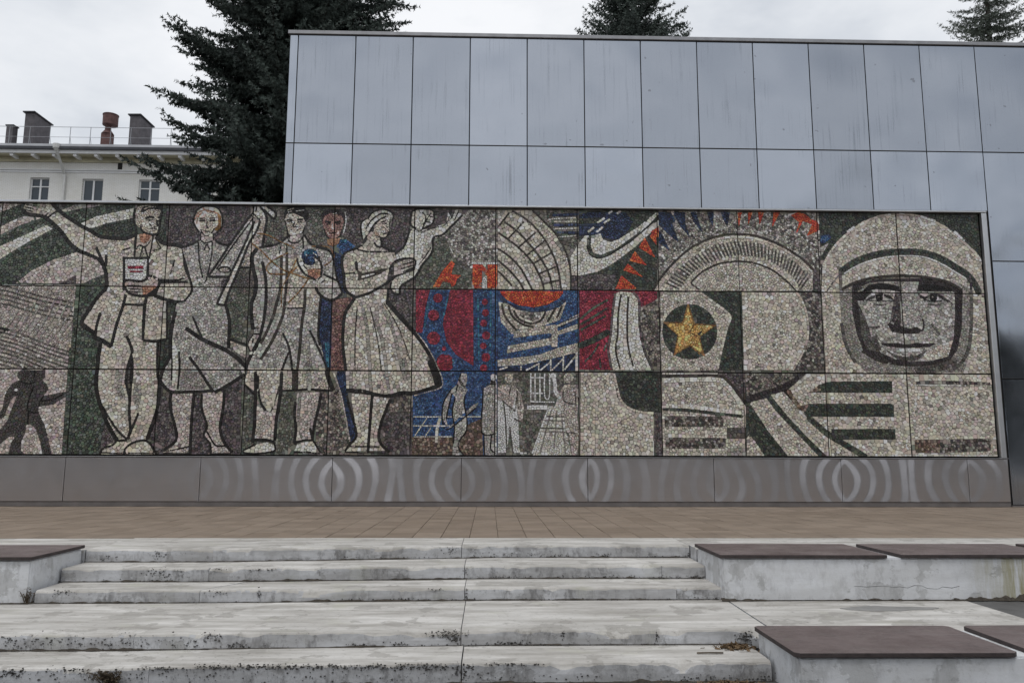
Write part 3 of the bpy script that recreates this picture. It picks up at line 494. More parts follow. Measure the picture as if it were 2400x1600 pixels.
def hull(p):
    p=sorted(p)
    lo=[]
    for q in p:
        while len(lo)>1 and (lo[-1][0]-lo[-2][0])*(q[1]-lo[-2][1])-(lo[-1][1]-lo[-2][1])*(q[0]-lo[-2][0])<=0: lo.pop()
        lo.append(q)
    up=[]
    for q in reversed(p):
        while len(up)>1 and (up[-1][0]-up[-2][0])*(q[1]-up[-2][1])-(up[-1][1]-up[-2][1])*(q[0]-up[-2][0])<=0: up.pop()
        up.append(q)
    h=lo[:-1]+up[:-1]
    while len(h)>4:
        n=len(h); bi,ba=0,1e9
        for i in range(n):
            a,b,c=h[i-1],h[i],h[(i+1)%n]
            ar=abs((b[0]-a[0])*(c[1]-a[1])-(b[1]-a[1])*(c[0]-a[0]))
            if ar<ba: ba,bi=ar,i
        if len(h)<=7 and ba>5: break
        h.pop(bi)
    return h
def tessellate(rng):
    pm,gap=panel_map(); oparea=np.bincount(LAB.ravel(),minlength=len(OPS))
    comb=LAB.astype(np.int64)*64+pm; comb[gap]=-1
    u,inv=np.unique(comb,return_inverse=True); lab=inv.reshape(comb.shape).astype(np.int32)
    flat=lab.ravel(); order=np.argsort(flat,kind='stable'); cnt=np.bincount(flat,minlength=len(u)); start=np.r_[0,np.cumsum(cnt)[:-1]]
    sx,sy,sl=[],[],[]
    for k,v in enumerate(u):
        if v<0 or cnt[k]<5: continue
        c,size,_=OPS[v//64]; size=(size or DEFSIZE.get(c,.055))*.80
        n=max(1,int(round(cnt[k]*RES*RES/size**2)))
        pick=order[start[k]+rng.choice(cnt[k],min(n,cnt[k]),replace=False)]
        sx.append(pick%NW); sy.append(pick//NW); sl.append(np.full(len(pick),k))
    sx=np.concatenate(sx).astype(np.float32);sy=np.concatenate(sy).astype(np.float32);sl=np.concatenate(sl).astype(np.int32)
    half=lab[::2,::2].copy(); hh,hw=half.shape
    hx,hy=sx/2,sy/2
    gx=np.tile(np.arange(hw),hh);gy=np.repeat(np.arange(hh),hw)
    for it in range(3):
        b=jfa(half,hx,hy,sl).ravel(); m=b>=0
        n=np.bincount(b[m],minlength=len(hx)); cx=np.bincount(b[m],gx[m],len(hx)); cy=np.bincount(b[m],gy[m],len(hx))
        k=n>0; nx,ny=hx.copy(),hy.copy(); nx[k]=cx[k]/n[k]; ny[k]=cy[k]/n[k]
        okk=half[np.clip(ny.round().astype(int),0,hh-1),np.clip(nx.round().astype(int),0,hw-1)]==sl
        hx=np.where(okk,nx.round(),hx).astype(np.float32); hy=np.where(okk,ny.round(),hy).astype(np.float32)
    b=jfa(lab,np.clip(hx*2,0,NW-1).astype(np.float32),np.clip(hy*2,0,NH-1).astype(np.float32),sl)
    bf=b.ravel(); idx=np.where(bf>=0)[0]; cell=bf[idx].astype(np.int64); row=idx//NW; col=idx%NW
    key=cell*NH+row; o=np.argsort(key,kind='stable'); key=key[o];col=col[o]
    st=np.r_[0,np.where(np.diff(key))[0]+1]
    mn=np.minimum.reduceat(col,st); mx=np.maximum.reduceat(col,st); kk=key[st]; kc=kk//NH; kr=kk%NH
    cs=np.r_[0,np.where(np.diff(kc))[0]+1,len(kc)]
    out=[]
    for i in range(len(cs)-1):
        a,e=cs[i],cs[i+1]
        p=[]
        for j in range(a,e):
            l,r,y=int(mn[j]),int(mx[j])+1,int(kr[j])
            p+=[(l,y),(l,y+1),(r,y),(r,y+1)]
        if e-a<2 and mx[a]-mn[a]<2: continue
        h=hull(list(set(p)))
        if len(h)<3: continue
        op=u[sl[kc[a]]]//64; out.append((h,OPS[op][0],OPS[op][2] or oparea[op]<1400))
    return out
# ---- materials ---------------------------------------------------------------------
def new_mat(name):
    m = bpy.data.materials.new(name); m.use_nodes = True; nt = m.node_tree; nt.nodes.clear()
    b = nt.nodes.new('ShaderNodeBsdfPrincipled'); o = nt.nodes.new('ShaderNodeOutputMaterial'); nt.links.new(b.outputs[0], o.inputs[0])
    t = nt.nodes.new('ShaderNodeTexCoord')
    return m, nt, b, t.outputs['Object']
def noise(nt, vec, scale, detail=4, rough=.55, scl=None, off=None, dist=0):
    if scl or off is not None:
        mp = nt.nodes.new('ShaderNodeMapping'); nt.links.new(vec, mp.inputs[0])
        if scl: mp.inputs['Scale'].default_value = scl
        if off is not None:
            if hasattr(off, 'node'): nt.links.new(off, mp.inputs['Location'])
            else: mp.inputs['Location'].default_value = off
        vec = mp.outputs[0]
    n = N(nt, 'ShaderNodeTexNoise', Scale=scale, Detail=detail, Roughness=rough, Distortion=dist); nt.links.new(vec, n.inputs['Vector'])
    return n.outputs[0]
def bump(nt, b, h, strength=.3, dist=.01, prev=None):
    n = N(nt, 'ShaderNodeBump', Strength=strength, Distance=dist); nt.links.new(h, n.inputs['Height'])
    if prev is not None: nt.links.new(prev, n.inputs['Normal'])
    nt.links.new(n.outputs[0], b.inputs['Normal']); return n.outputs[0]
def setv(nt, sock, v):
    if hasattr(v, 'node'): nt.links.new(v, sock)
    else: sock.default_value = (*v, 1) if isinstance(v, tuple) else v
def simple(name, colour, rough=.6, metal=0, var=.18, scale=6, bmp=.15, bdist=.004):
    m, nt, b, tc = new_mat(name)
    n = noise(nt, tc, scale, 6)
    c = mix(nt, ramp(nt, n, [(.3, 0.), (.7, 1.)]), tuple(k*(1-var) for k in colour), tuple(min(k*(1+var), 1) for k in colour))
    setv(nt, b.inputs['Base Color'], c); b.inputs['Roughness'].default_value = rough; b.inputs['Metallic'].default_value = metal
    if bmp: bump(nt, b, noise(nt, tc, scale*6, 4), bmp, bdist)
    return m
def objrand(nt):
    return nt.nodes.new('ShaderNodeObjectInfo').outputs['Random']
def vec_from(nt, v, k=(37., 11., 5.)):
    c = nt.nodes.new('ShaderNodeCombineXYZ')
    for i in range(3): nt.links.new(math_(nt, 'MULTIPLY', v, k[i]), c.inputs[i])
    return c.outputs[0]
def mat_steel(name, base, rough, wob, dist, streak=.5):
    m, nt, b, tc = new_mat(name)
    rr = objrand(nt); off = vec_from(nt, rr)
    st = ramp(nt, noise(nt, tc, 26, 5, .65, scl=(1, 1, .022), off=off), [(.55, 0.), (.72, 1.)])
    st2 = ramp(nt, noise(nt, tc, 1.3, 4, .5, off=off), [(.42, 0.), (.62, 1.)])
    s = math_(nt, 'MULTIPLY', st, st2)
    fine = noise(nt, tc, 60, 3, .6, scl=(1, 1, .02))
    tone = mix(nt, rr, tuple(k*.86 for k in base), tuple(min(k*1.08, 1) for k in base))
    c = mix(nt, math_(nt, 'MULTIPLY', s, streak), tone, tuple(k*.45 for k in base))
    spots = ramp(nt, noise(nt, tc, 7, 2, .5, off=off), [(.74, 0.), (.76, 1.)])
    c = mix(nt, math_(nt, 'MULTIPLY', spots, .45), c, (.12, .12, .13))
    setv(nt, b.inputs['Base Color'], c); b.inputs['Metallic'].default_value = 1
    rg = math_(nt, 'ADD', math_(nt, 'MULTIPLY', s, .2), math_(nt, 'MULTIPLY', noise(nt, tc, 2.2, 5, .6, off=off), .16))
    setv(nt, b.inputs['Roughness'], math_(nt, 'ADD', rg, rough-.08))
    n0 = bump(nt, b, noise(nt, tc, .75, 1, .3, off=off), wob, dist)
    bump(nt, b, fine, .06, .002, n0)
    return m
def mat_plinth():                               # buckled sheet steel: shallow upright ripples that swing round the sheet joints
    m, nt, b, tc = new_mat('buckled sheet steel')
    tc = nt.nodes.new('ShaderNodeNewGeometry').outputs['Position']
    sx = nt.nodes.new('ShaderNodeSeparateXYZ'); nt.links.new(tc, sx.inputs[0])
    x = math_(nt, 'DIVIDE', sx.outputs[0], 2.275); fr = math_(nt, 'SUBTRACT', math_(nt, 'FRACT', math_(nt, 'ADD', x, .2133)), .5)
    d = math_(nt, 'MULTIPLY', math_(nt, 'SUBTRACT', .5, math_(nt, 'ABSOLUTE', fr)), 2.275)        # distance from the nearest joint
    zz = math_(nt, 'SUBTRACT', sx.outputs[2], .45)
    q = math_(nt, 'MULTIPLY', math_(nt, 'MULTIPLY', zz, zz), 1.5)
    near = math_(nt, 'SUBTRACT', 1.0, math_(nt, 'MULTIPLY', d, .85), True)
    d2 = math_(nt, 'ADD', d, math_(nt, 'MULTIPLY', q, near))
    wv = noise(nt, tc, .7, 1, .4)
    ph = math_(nt, 'ADD', math_(nt, 'MULTIPLY', d2, 22.0), math_(nt, 'MULTIPLY', wv, 8.0))
    sn = math_(nt, 'SINE', ph)
    amp = ramp(nt, noise(nt, tc, .6, 2, .5, off=(7.9, 0, 0)), [(.36, .35), (.60, 1.)])
    amp = math_(nt, 'MULTIPLY', amp, ramp(nt, math_(nt, 'ADD', math_(nt, 'MULTIPLY', sx.outputs[0], .05), .5), [(.22, .12), (.36, 1.)]))
    sharp = ramp(nt, math_(nt, 'ADD', math_(nt, 'MULTIPLY', sn, .5), .5), [(.35, 0.), (.9, 1.)], 'EASE')
    lean = math_(nt, 'MULTIPLY', math_(nt, 'MULTIPLY', sharp, amp), .115)             # the crests of the ripples lean back towards the sky
    rust = ramp(nt, noise(nt, tc, 26, 6, .7), [(.66, 0.), (.78, 1.)]); low = ramp(nt, noise(nt, tc, 1.5, 4), [(.4, 0.), (.65, 1.)])
    c = mix(nt, math_(nt, 'MULTIPLY', math_(nt, 'MULTIPLY', rust, low), .55), (.60, .575, .58), (.17, .15, .14))
    c = mix(nt, math_(nt, 'MULTIPLY', noise(nt, tc, 40, 3, .6, scl=(.03, 1, 1)), .3), c, (.47, .45, .455))
    setv(nt, b.inputs['Base Color'], c); b.inputs['Metallic'].default_value = 1
    setv(nt, b.inputs['Roughness'], math_(nt, 'ADD', math_(nt, 'MULTIPLY', noise(nt, tc, 3, 3), .10), .255))
    n0 = bump(nt, b, noise(nt, tc, 1.4, 2), .5, .02)
    cv = nt.nodes.new('ShaderNodeCombineXYZ'); nt.links.new(lean, cv.inputs[2])
    va = nt.nodes.new('ShaderNodeVectorMath'); va.operation = 'ADD'; nt.links.new(n0, va.inputs[0]); nt.links.new(cv.outputs[0], va.inputs[1])
    vn = nt.nodes.new('ShaderNodeVectorMath'); vn.operation = 'NORMALIZE'; nt.links.new(va.outputs[0], vn.inputs[0]); nt.links.new(vn.outputs[0], b.inputs['Normal'])
    return m
def mat_concrete(name, base, dark, tint=(.55, .53, .45), stain=.6, streaks=.5, green=.15, algae=None, rough=.88, wash_=.45):
    m, nt, b, tc = new_mat(name)
    rr = objrand(nt); off = vec_from(nt, rr, (13., 7., 3.))
    n_big = noise(nt, tc, .9, 5, .6, off=off); n_mid = noise(nt, tc, 5, 7, .65, off=off); n_fine = noise(nt, tc, 45, 5, .7)
    c = mix(nt, ramp(nt, n_big, [(.35, 0.), (.65, 1.)]), base, tuple(k*.82 for k in base))
    c = mix(nt, math_(nt, 'MULTIPLY', ramp(nt, n_mid, [(.5, 0.), (.72, 1.)]), .5), c, tint)
    wash = ramp(nt, noise(nt, tc, 7, 6, .65, scl=(.16, 1, 1), off=off), [(.36, 0.), (.64, 1.)])
    c = mix(nt, math_(nt, 'MULTIPLY', wash, wash_), c, tuple(k*.74 for k in tint))
    peel = ramp(nt, noise(nt, tc, 3.2, 10, .62, off=off), [(.565, 0.), (.585, 1.)])       # flaked whitewash
    c = mix(nt, math_(nt, 'MULTIPLY', peel, .55), c, tuple(k*.62 for k in tint))
    geo = nt.nodes.new('ShaderNodeNewGeometry'); sp = nt.nodes.new('ShaderNodeSeparateXYZ'); nt.links.new(geo.outputs['True Normal'], sp.inputs[0])
    vert = math_(nt, 'SUBTRACT', 1.0, math_(nt, 'ABSOLUTE', sp.outputs[2]), True)
    # dirt runs on upright faces
    run = ramp(nt, noise(nt, tc, 16, 6, .7, scl=(.8, 1, .4), off=off), [(.48, 0.), (.62, 1.)])
    patch = ramp(nt, noise(nt, tc, 1.6, 5, .65, off=off), [(.40, 0.), (.56, 1.)])
    c = mix(nt, math_(nt, 'MULTIPLY', math_(nt, 'MULTIPLY', math_(nt, 'MULTIPLY', run, patch), vert), streaks), c, dark)
    speck = ramp(nt, noise(nt, tc, 20, 8, .75, off=off), [(.555, 0.), (.66, 1.)])
    c = mix(nt, math_(nt, 'MULTIPLY', math_(nt, 'MULTIPLY', speck, ramp(nt, n_big, [(.42, .1), (.6, 1.)])), stain), c, dark)
    gr = ramp(nt, noise(nt, tc, 2.6, 5, .6, off=(9.1, 3.3, 1.2)), [(.58, 0.), (.74, 1.)])
    c = mix(nt, math_(nt, 'MULTIPLY', gr, green), c, (.40, .40, .30))
    if algae:
        px = nt.nodes.new('ShaderNodeSeparateXYZ'); nt.links.new(geo.outputs['Position'], px.inputs[0])
        on = ramp(nt, math_(nt, 'MULTIPLY', px.outputs[0], .1), [((algae-.15)/10, 0.), ((algae+.35)/10, 1.)])
        al = ramp(nt, noise(nt, geo.outputs['Position'], 14, 5, .65, scl=(1, 1, .10)), [(.36, 0.), (.56, 1.)])
        c = mix(nt, math_(nt, 'MULTIPLY', math_(nt, 'MULTIPLY', on, al), .9), c, (.29, .255, .09))
    c = mix(nt, math_(nt, 'MULTIPLY', n_fine, .22), c, tuple(k*.6 for k in base))
    vo = N(nt, 'ShaderNodeTexVoronoi', feature='DISTANCE_TO_EDGE', Scale=.55)
    wob = nt.nodes.new('ShaderNodeVectorMath'); wob.operation = 'ADD'; nt.links.new(tc, wob.inputs[0])
    sc = nt.nodes.new('ShaderNodeVectorMath'); sc.operation = 'SCALE'; sc.inputs['Scale'].default_value = .35
    nn = N(nt, 'ShaderNodeTexNoise', Scale=3.0, Detail=5.0); nt.links.new(tc, nn.inputs['Vector']); nt.links.new(nn.outputs['Color'], sc.inputs[0]); nt.links.new(sc.outputs[0], wob.inputs[1]); nt.links.new(wob.outputs[0], vo.inputs['Vector'])
    cr = ramp(nt, vo.outputs['Distance'], [(.0, 1.), (.006, 0.)]); gate = ramp(nt, noise(nt, tc, .8, 2, .5, off=(2.2, 8.1, 0)), [(.50, 0.), (.56, 1.)])
    crack = math_(nt, 'MULTIPLY', cr, math_(nt, 'MULTIPLY', gate, 0.0))
    c = mix(nt, math_(nt, 'MULTIPLY', crack, .8), c, (.08, .075, .07))
    setv(nt, b.inputs['Base Color'], c); b.inputs['Roughness'].default_value = rough
    h = math_(nt, 'SUBTRACT', math_(nt, 'ADD', math_(nt, 'MULTIPLY', n_mid, .7), math_(nt, 'MULTIPLY', n_fine, .35)), math_(nt, 'MULTIPLY', peel, .25))
    bump(nt, b, h, .55, .012)
    return m
def mat_attr(name, rough=.5, grain=.25, spec=.5):
    m, nt, b, tc = new_mat(name)
    a = nt.nodes.new('ShaderNodeAttribute'); a.attribute_name = 'col'
    c = mix(nt, math_(nt, 'MULTIPLY', noise(nt, tc, 55, 4, .7), grain), a.outputs[0], (.05, .045, .04))
    setv(nt, b.inputs['Base Color'], c); setv(nt, b.inputs['Roughness'], math_(nt, 'ADD', math_(nt, 'MULTIPLY', noise(nt, tc, 12, 2), .3), rough-.15))
    b.inputs['Specular IOR Level'].default_value = spec
    bump(nt, b, noise(nt, tc, 80, 3, .6), .3, .004)
    return m
def mat_paving():
    m, nt, b, tc = new_mat('brown paving')
    rr = objrand(nt)
    a = nt.nodes.new('ShaderNodeAttribute'); a.attribute_name = 'tone'
    geo = nt.nodes.new('ShaderNodeNewGeometry')
    t = math_(nt, 'FRACT', math_(nt, 'ADD', rr, geo.outputs['Random Per Island']))
    pos = geo.outputs['Position']
    c = mix(nt, t, (.215, .168, .126), (.300, .240, .186))
    c = mix(nt, ramp(nt, noise(nt, pos, .35, 4, .6), [(.38, 0.), (.65, .55)]), c, (.29, .235, .185))
    c = mix(nt, math_(nt, 'MULTIPLY', ramp(nt, noise(nt, pos, 2.5, 6, .65), [(.45, 0.), (.7, 1.)]), .6), c, (.17, .138, .108))
    c = mix(nt, math_(nt, 'MULTIPLY', noise(nt, pos, 70, 4, .7), .25), c, (.14, .11, .09))
    setv(nt, b.inputs['Base Color'], c); setv(nt, b.inputs['Roughness'], math_(nt, 'ADD', math_(nt, 'MULTIPLY', noise(nt, pos, 3, 4), .2), .6))
    b.inputs['Specular IOR Level'].default_value = .2
    bump(nt, b, noise(nt, pos, 50, 5, .6), .3, .006)
    return m
def mat_needles(name, a, c2):
    m, nt, b, tc = new_mat(name)
    at = nt.nodes.new('ShaderNodeAttribute'); at.attribute_name = 'tone'
    setv(nt, b.inputs['Base Color'], mix(nt, at.outputs['Fac'], a, c2)); b.inputs['Roughness'].default_value = .75; b.inputs['Specular IOR Level'].default_value = .25
    return m
def mat_slab():                                 # faded maroon paint on concrete slabs: bleached, scuffed, water-marked
    m, nt, b, tc = new_mat('weathered maroon slab')
    p = nt.nodes.new('ShaderNodeNewGeometry').outputs['Position']
    big = ramp(nt, noise(nt, p, 1.7, 7, .68), [(.36, 0.), (.66, 1.)])
    c = mix(nt, big, (.095, .068, .063), (.180, .142, .136))
    c = mix(nt, math_(nt, 'MULTIPLY', ramp(nt, noise(nt, p, 9, 8, .75), [(.5, 0.), (.68, 1.)]), .65), c, (.085, .064, .062))
    c = mix(nt, math_(nt, 'MULTIPLY', ramp(nt, noise(nt, p, 30, 5, .7, scl=(.08, 1, 1)), [(.56, 0.), (.7, 1.)]), .5), c, (.22, .185, .178))
    c = mix(nt, math_(nt, 'MULTIPLY', ramp(nt, noise(nt, p, 16, 6, .7, off=(5., 2., 0.)), [(.66, 0.), (.72, 1.)]), .7), c, (.34, .32, .30))
    c = mix(nt, math_(nt, 'MULTIPLY', ramp(nt, noise(nt, p, 3.5, 6, .7, off=(1., 7., 0.)), [(.6, 0.), (.75, 1.)]), .5), c, (.13, .125, .09))
    setv(nt, b.inputs['Base Color'], c); setv(nt, b.inputs['Roughness'], ramp(nt, noise(nt, p, 4, 6, .65), [(.35, .36), (.65, .75)]))
    bump(nt, b, noise(nt, p, 40, 7, .7), .5, .008)
    return m
M_ = dict(
    steel=mat_steel('brushed steel cladding', (.372, .40, .448), .165, .8, .10, .42),
    frame=simple('galvanised trim', (.56, .57, .585), .38, .85, .08, 3, .1),
    trimdark=simple('dull steel trim', (.30, .30, .31), .45, .7, .15, 4, .1),
    dark=simple('dark cavity', (.02, .019, .018), .9, 0, .2, 5, 0),
    grout=simple('dark mortar', (.05, .045, .04), .95, 0, .25, 14, .4, .01),
    plinth=mat_plinth(), skirt=simple('skirting sheet', (.20, .185, .18), .5, .5, .2, 3, .2),
    stone=mat_attr('mosaic stone', .42, .22, .5),
    conc=mat_concrete('whitewashed concrete', (.62, .63, .65), (.10, .095, .092), (.38, .37, .36), .9, .7, .25, wash_=.8),
    conc2=mat_concrete('painted parapet', (.76, .775, .80), (.20, .195, .19), (.62, .62, .61), .5, .35, .2),
    conc3=mat_concrete('painted parapet with algae', (.76, .775, .80), (.20, .195, .19), (.62, .62, .61), .5, .35, .2, 4.25),
    tread=mat_concrete('worn concrete', (.68, .66, .625), (.13, .12, .105), (.41, .385, .345), .85, .3, .5, wash_=.9),
    slab=mat_slab(),
    slab_edge_shade=simple('slab edge with painted shade', (.048, .037, .036), .8, 0, .35, 12, .4, .01),
    pave=mat_paving(), joint=simple('sand joint', (.15, .12, .092), .95, 0, .3, 30, .3),
    asphalt=simple('weathered asphalt', (.10, .098, .095), .92, 0, .3, 3, .5, .01),
    earth=simple('dry dirt', (.055, .046, .036), .98, 0, .45, 25, .6, .01),
    litter=simple('dead leaves', (.13, .085, .045), .9, 0, .5, 20, 0),
    straw=simple('dry stalks', (.07, .052, .032), .9, 0, .4, 12, 0),
    bark=simple('spruce bark', (.055, .042, .034), .95, 0, .35, 9, .6, .02),
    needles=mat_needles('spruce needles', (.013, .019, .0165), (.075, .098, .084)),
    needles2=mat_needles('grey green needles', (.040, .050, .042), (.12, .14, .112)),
    brick=None, )
def mat_wall():
    m, nt, b, tc = new_mat('whitewashed brick')
    mp = nt.nodes.new('ShaderNodeMapping'); mp.inputs['Rotation'].default_value = (R(90), 0, 0); nt.links.new(tc, mp.inputs[0])
    br = N(nt, 'ShaderNodeTexBrick', Scale=1.0); br.inputs['Brick Width'].default_value = .27; br.inputs['Row Height'].default_value = .085; br.inputs['Mortar Size'].default_value = .01
    nt.links.new(mp.outputs[0], br.inputs['Vector'])
    br.inputs['Color1'].default_value = (.78, .775, .745, 1); br.inputs['Color2'].default_value = (.82, .815, .79, 1); br.inputs['Mortar'].default_value = (.62, .61, .57, 1)
    c = mix(nt, math_(nt, 'MULTIPLY', ramp(nt, noise(nt, tc, .5, 6, .6), [(.48, 0.), (.7, 1.)]), .4), br.outputs[0], (.52, .49, .40))
    setv(nt, b.inputs['Base Color'], c); b.inputs['Roughness'].default_value = .9
    bump(nt, b, br.outputs['Fac'], -.5, .02); return m
M_['brick'] = mat_wall()
M_['soffit'] = simple('yellowed plaster', (.52, .49, .36), .9, 0, .25, 1.2, .2)
M_['white'] = simple('white paint', (.74, .745, .75), .6, 0, .06, 3, .05)
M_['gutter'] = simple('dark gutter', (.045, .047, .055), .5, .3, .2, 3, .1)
M_['roof'] = simple('pale sheet roof', (.45, .46, .48), .5, .3, .1, 1, .1)
M_['chim_d'] = simple('dark sheet metal chimney', (.085, .078, .085), .6, .2, .3, 3, .2)
M_['chim_cap'] = simple('black chimney cap', (.03, .03, .033), .5, .3, .2, 3, .1)
M_['rust'] = simple('rusty vent', (.115, .060, .055), .8, .1, .3, 5, .3)
M_['glass'] = simple('window glass', (.045, .06, .075), .06, 0, .1, 1, 0)
M_['wire'] = simple('grey railing', (.30, .31, .33), .6, .4, .1, 3, 0)
M_['pipe'] = simple('painted downpipe', (.60, .60, .58), .5, .2, .1, 3, .1)
M_['wood'] = mat_needles('far trees', (.012, .017, .014), (.05, .06, .045))
# ---- ground, plaza -------------------------------------------------------------------
GZ = -0.578
tag(link('ground', MB().add([(-400, -400, GZ), (400, -400, GZ), (400, 400, GZ), (-400, 400, GZ)], [(0, 1, 2, 3)]).mesh('ground'), M_['asphalt']), 'grey asphalt ground around the steps and behind the wall', 'ground', kind='structure')
plaza = MB().box(-40, 40, -5.36, 9, GZ-.02, -.012).build('plaza', M_['joint']); tag(plaza, 'brown paved terrace between the steps and the steel plinth', 'pavement', kind='structure')
TW, TL = .312, .312
def tile_mesh(name, w_, l_):
    mb = MB().cham(0, w_, 0, .022, 0, l_, .003); me = mb.mesh(name)          # chamfered plate, laid flat below
    me.transform(Matrix(((1, 0, 0, 0), (0, 0, 1, 0), (0, -1, 0, .010), (0, 0, 0, 1)))); return me
tile_me = tile_mesh('paving_tile', TW-.006, TL-.006); tile_me.materials.append(M_['pave'])
spots = []
for r in range(18):
    y = -5.352+r*TL
    for k in range(-70, 72):
        x = k*TW-.205+((r % 2)*0)
        spots.append((x, y))
def in_view(x, y):
    d = y-CAM[1]; return abs(x-.03*d) < d*.655
vis = [s for s in spots if in_view(s[0]+.15, s[1]) and s[1]+TL < -.02]
vis.sort(key=lambda s: ((s[1]-CAM[1])**2+s[0]**2*.3)); near = set(vis[:300])
stuffmb = MB()
for x, y in spots:
    l_ = min(TL-.006, -.004-y)
    if l_ < .03: continue
    dz = rnd.uniform(-.0018, .0018)
    if (x, y) in near and l_ > TL-.01:
        o = bpy.data.objects.new('paving_tile', tile_me); C.objects.link(o); o.location = (x, y, dz-.010); o.parent = plaza
        o.rotation_euler = (rnd.uniform(-.0025, .0025), rnd.uniform(-.003, .003), rnd.uniform(-.002, .002))
    else:
        stuffmb.box(x, x+TW-.006, y, y+l_, -.02, dz)
tag(stuffmb.build('paving_tiles', M_['pave'], plaza), kind='stuff')
# ---- staircase -----------------------------------------------------------------------
XR, XL = 1.985, -3.80                           # upper flight between the parapets
XR2, XL2 = 1.872, -7.5                          # lower flight
JXM = -.275                                     # straight joint down the middle
stairs = empty('staircase', (0, -8, GZ)); tag(stairs, 'broad worn whitewashed concrete steps with cracked joints below the terrace', 'stairs')
def vnoise(x, s): 
    i = math.floor(x); f = x-i; f = f*f*(3-2*f)
    h = lambda k: ((math.sin(k*127.1+s*311.7)*43758.5453) % 1.0)
    return h(i)*(1-f)+h(i+1)*f
def fb(x, s): return sum(vnoise(x*2**k, s+k)*.5**k for k in range(4))/1.9
BEND = {-6.10: .31, -6.667: .16, -7.163: .10, -8.330: .11, -8.789: .10}      # the flights are not quite straight
def slab(name, xa, xb, yf, yb, z0, z1, mat_t, sk=0.0, skb=0.0, seed=0, wear=1.0, mat_r=None):
    """one step slab; its ends may lean (sk, skb: how far x moves per metre of depth). Nosing is chipped and uneven."""
    n = max(3, int((xb-xa)/.035)); v = []; f = []
    for i in range(n+1):
        t = i/n
        x = xa+(xb-xa)*t
        chip = max(0, fb(x*3.1, seed)-.58)*.14*wear+max(0, fb(x*11, seed+9)-.62)*.10*wear+max(0, fb(x*27, seed+19)-.6)*.03
        und = (fb(x*.8, seed+3)-.5)*.010*wear
        rr = .010+.012*fb(x*6, seed+5)*wear
        prof = [(yf+und*.5, z0), (yf+und*.4, z0+(z1-z0)*.5), (yf+und+chip*.25, z1-rr-chip), (yf+und+rr*.35+chip*.6, z1-rr*.35-chip*.45), (yf+und+rr+chip*1.1, z1+und*.25), (yf+(yb-yf)*.45, z1+(fb(x*1.3, seed+7)-.5)*.006), (yb, z1), (yb, z0)]
        bd_ = BEND.get(yf, 0)*min(1, max(0, -x/2.6))**.8
        prof = [(y-bd_, z) if k < 5 else (y, z) for k, (y, z) in enumerate(prof)]
        for (y, z) in prof:
            lean = (sk*(1-t)+skb*t)*(y-yf)
            v.append((x+lean, y, z))
    m = 8
    for i in range(n):
        for k in range(m):
            q = (k+1) % m; f.append((i*m+k, i*m+q, (i+1)*m+q, (i+1)*m+k))
    f.append(tuple(range(m))[::-1]); f.append(tuple(n*m+k for k in range(m)))
    me = MB().add(v, f).mesh(name); me.materials.append(mat_t); me.materials.append(mat_r or M_['conc'])
    for p in me.polygons:
        if abs(p.normal.z) < .45: p.material_index = 1
    o = link(name, me, None, stairs); o.location = -stairs.location; return o
TM = M_['tread']
LV = [0.0, -.118, -.236, -.341, -.448]
NY = [-6.10, -6.667, -7.163, -8.330, -8.789]
g = .0028
# terrace edge, then the treads; every break in the photograph is a break between slabs
J1, J2, J3, J4, J5 = -.264, -.217, -.200, -.190, -.170
slab('step_slab', -40, -3.79, -6.432, -5.364, -.20, -.004, TM, seed=1)
slab('step_slab', XL+.02, -2.47, NY[0], -5.364, -.14, 0, TM, 0, .45, seed=2)
slab('step_slab', -2.47+g, J1-g, NY[0], -5.364, -.14, .001, TM, .45, 0, seed=3)
slab('step_slab', J1+g, XR+.02, NY[0], -5.364, -.14, 0, TM, 0, 0, seed=4)
slab('step_slab', XR+.03, 40, NY[0]-.22, -5.364, -.20, -.002, TM, seed=5)
slab('step_slab', XL+.02, -2.42, NY[1], NY[0]+.01, -.26, LV[1], TM, 0, .5, seed=6)
slab('step_slab', -2.42+g, J2-g, NY[1], NY[0]+.01, -.26, LV[1]+.001, TM, .5, 0, seed=7)
slab('step_slab', J2+g, 1.60, NY[1], NY[0]+.01, -.26, LV[1], TM, 0, -.35, seed=8)
slab('step_slab', 1.60+g*1.8, XR+.02, NY[1], NY[0]+.01, -.26, LV[1]-.003, TM, -.35, 0, seed=28)
slab('step_slab', XL+.04, -2.36, NY[2], NY[1]+.01, -.37, LV[2], TM, 0, .6, seed=9)
slab('step_slab', -2.36+g*2.5, J3-g, NY[2], NY[1]+.01, -.37, LV[2]-.001, TM, .6, 0, seed=10)
slab('step_slab', J3+g, 1.62, NY[2], NY[1]+.01, -.37, LV[2], TM, 0, -.30, seed=11)
slab('step_slab', 1.62+g*2.2, XR+.06, NY[2], NY[1]+.01, -.37, LV[2]-.004, TM, -.30, 0, seed=29)
slab('landing_slab', XL2-3, -2.38, NY[3], NY[2]+.01, -.47, LV[3], TM, 0, .55, seed=12)
slab('landing_slab', -2.38+g, J4-g, NY[3], NY[2]+.01, -.47, LV[3]+.001, TM, .55, 0, seed=13)
slab('landing_slab', J4+g, 2.02, NY[3], NY[2]+.01, -.47, LV[3]-.001, TM, 0, .02, seed=14)
slab('landing_slab', 2.02+.012, 4.10, NY[3]-.12, NY[2]-.05, -.47, LV[3]+.001, TM, .02, 0, seed=15, wear=.4)
slab('step_slab', XL2-3, -2.10, NY[4], NY[3]+.01, GZ-.02, LV[4], TM, 0, .5, seed=16, wear=.9)
slab('step_slab', -2.10+g, J5-g*1.4, NY[4], NY[3]+.01, GZ-.02, LV[4]+.003, TM, .5, 0, seed=17, wear=.9)
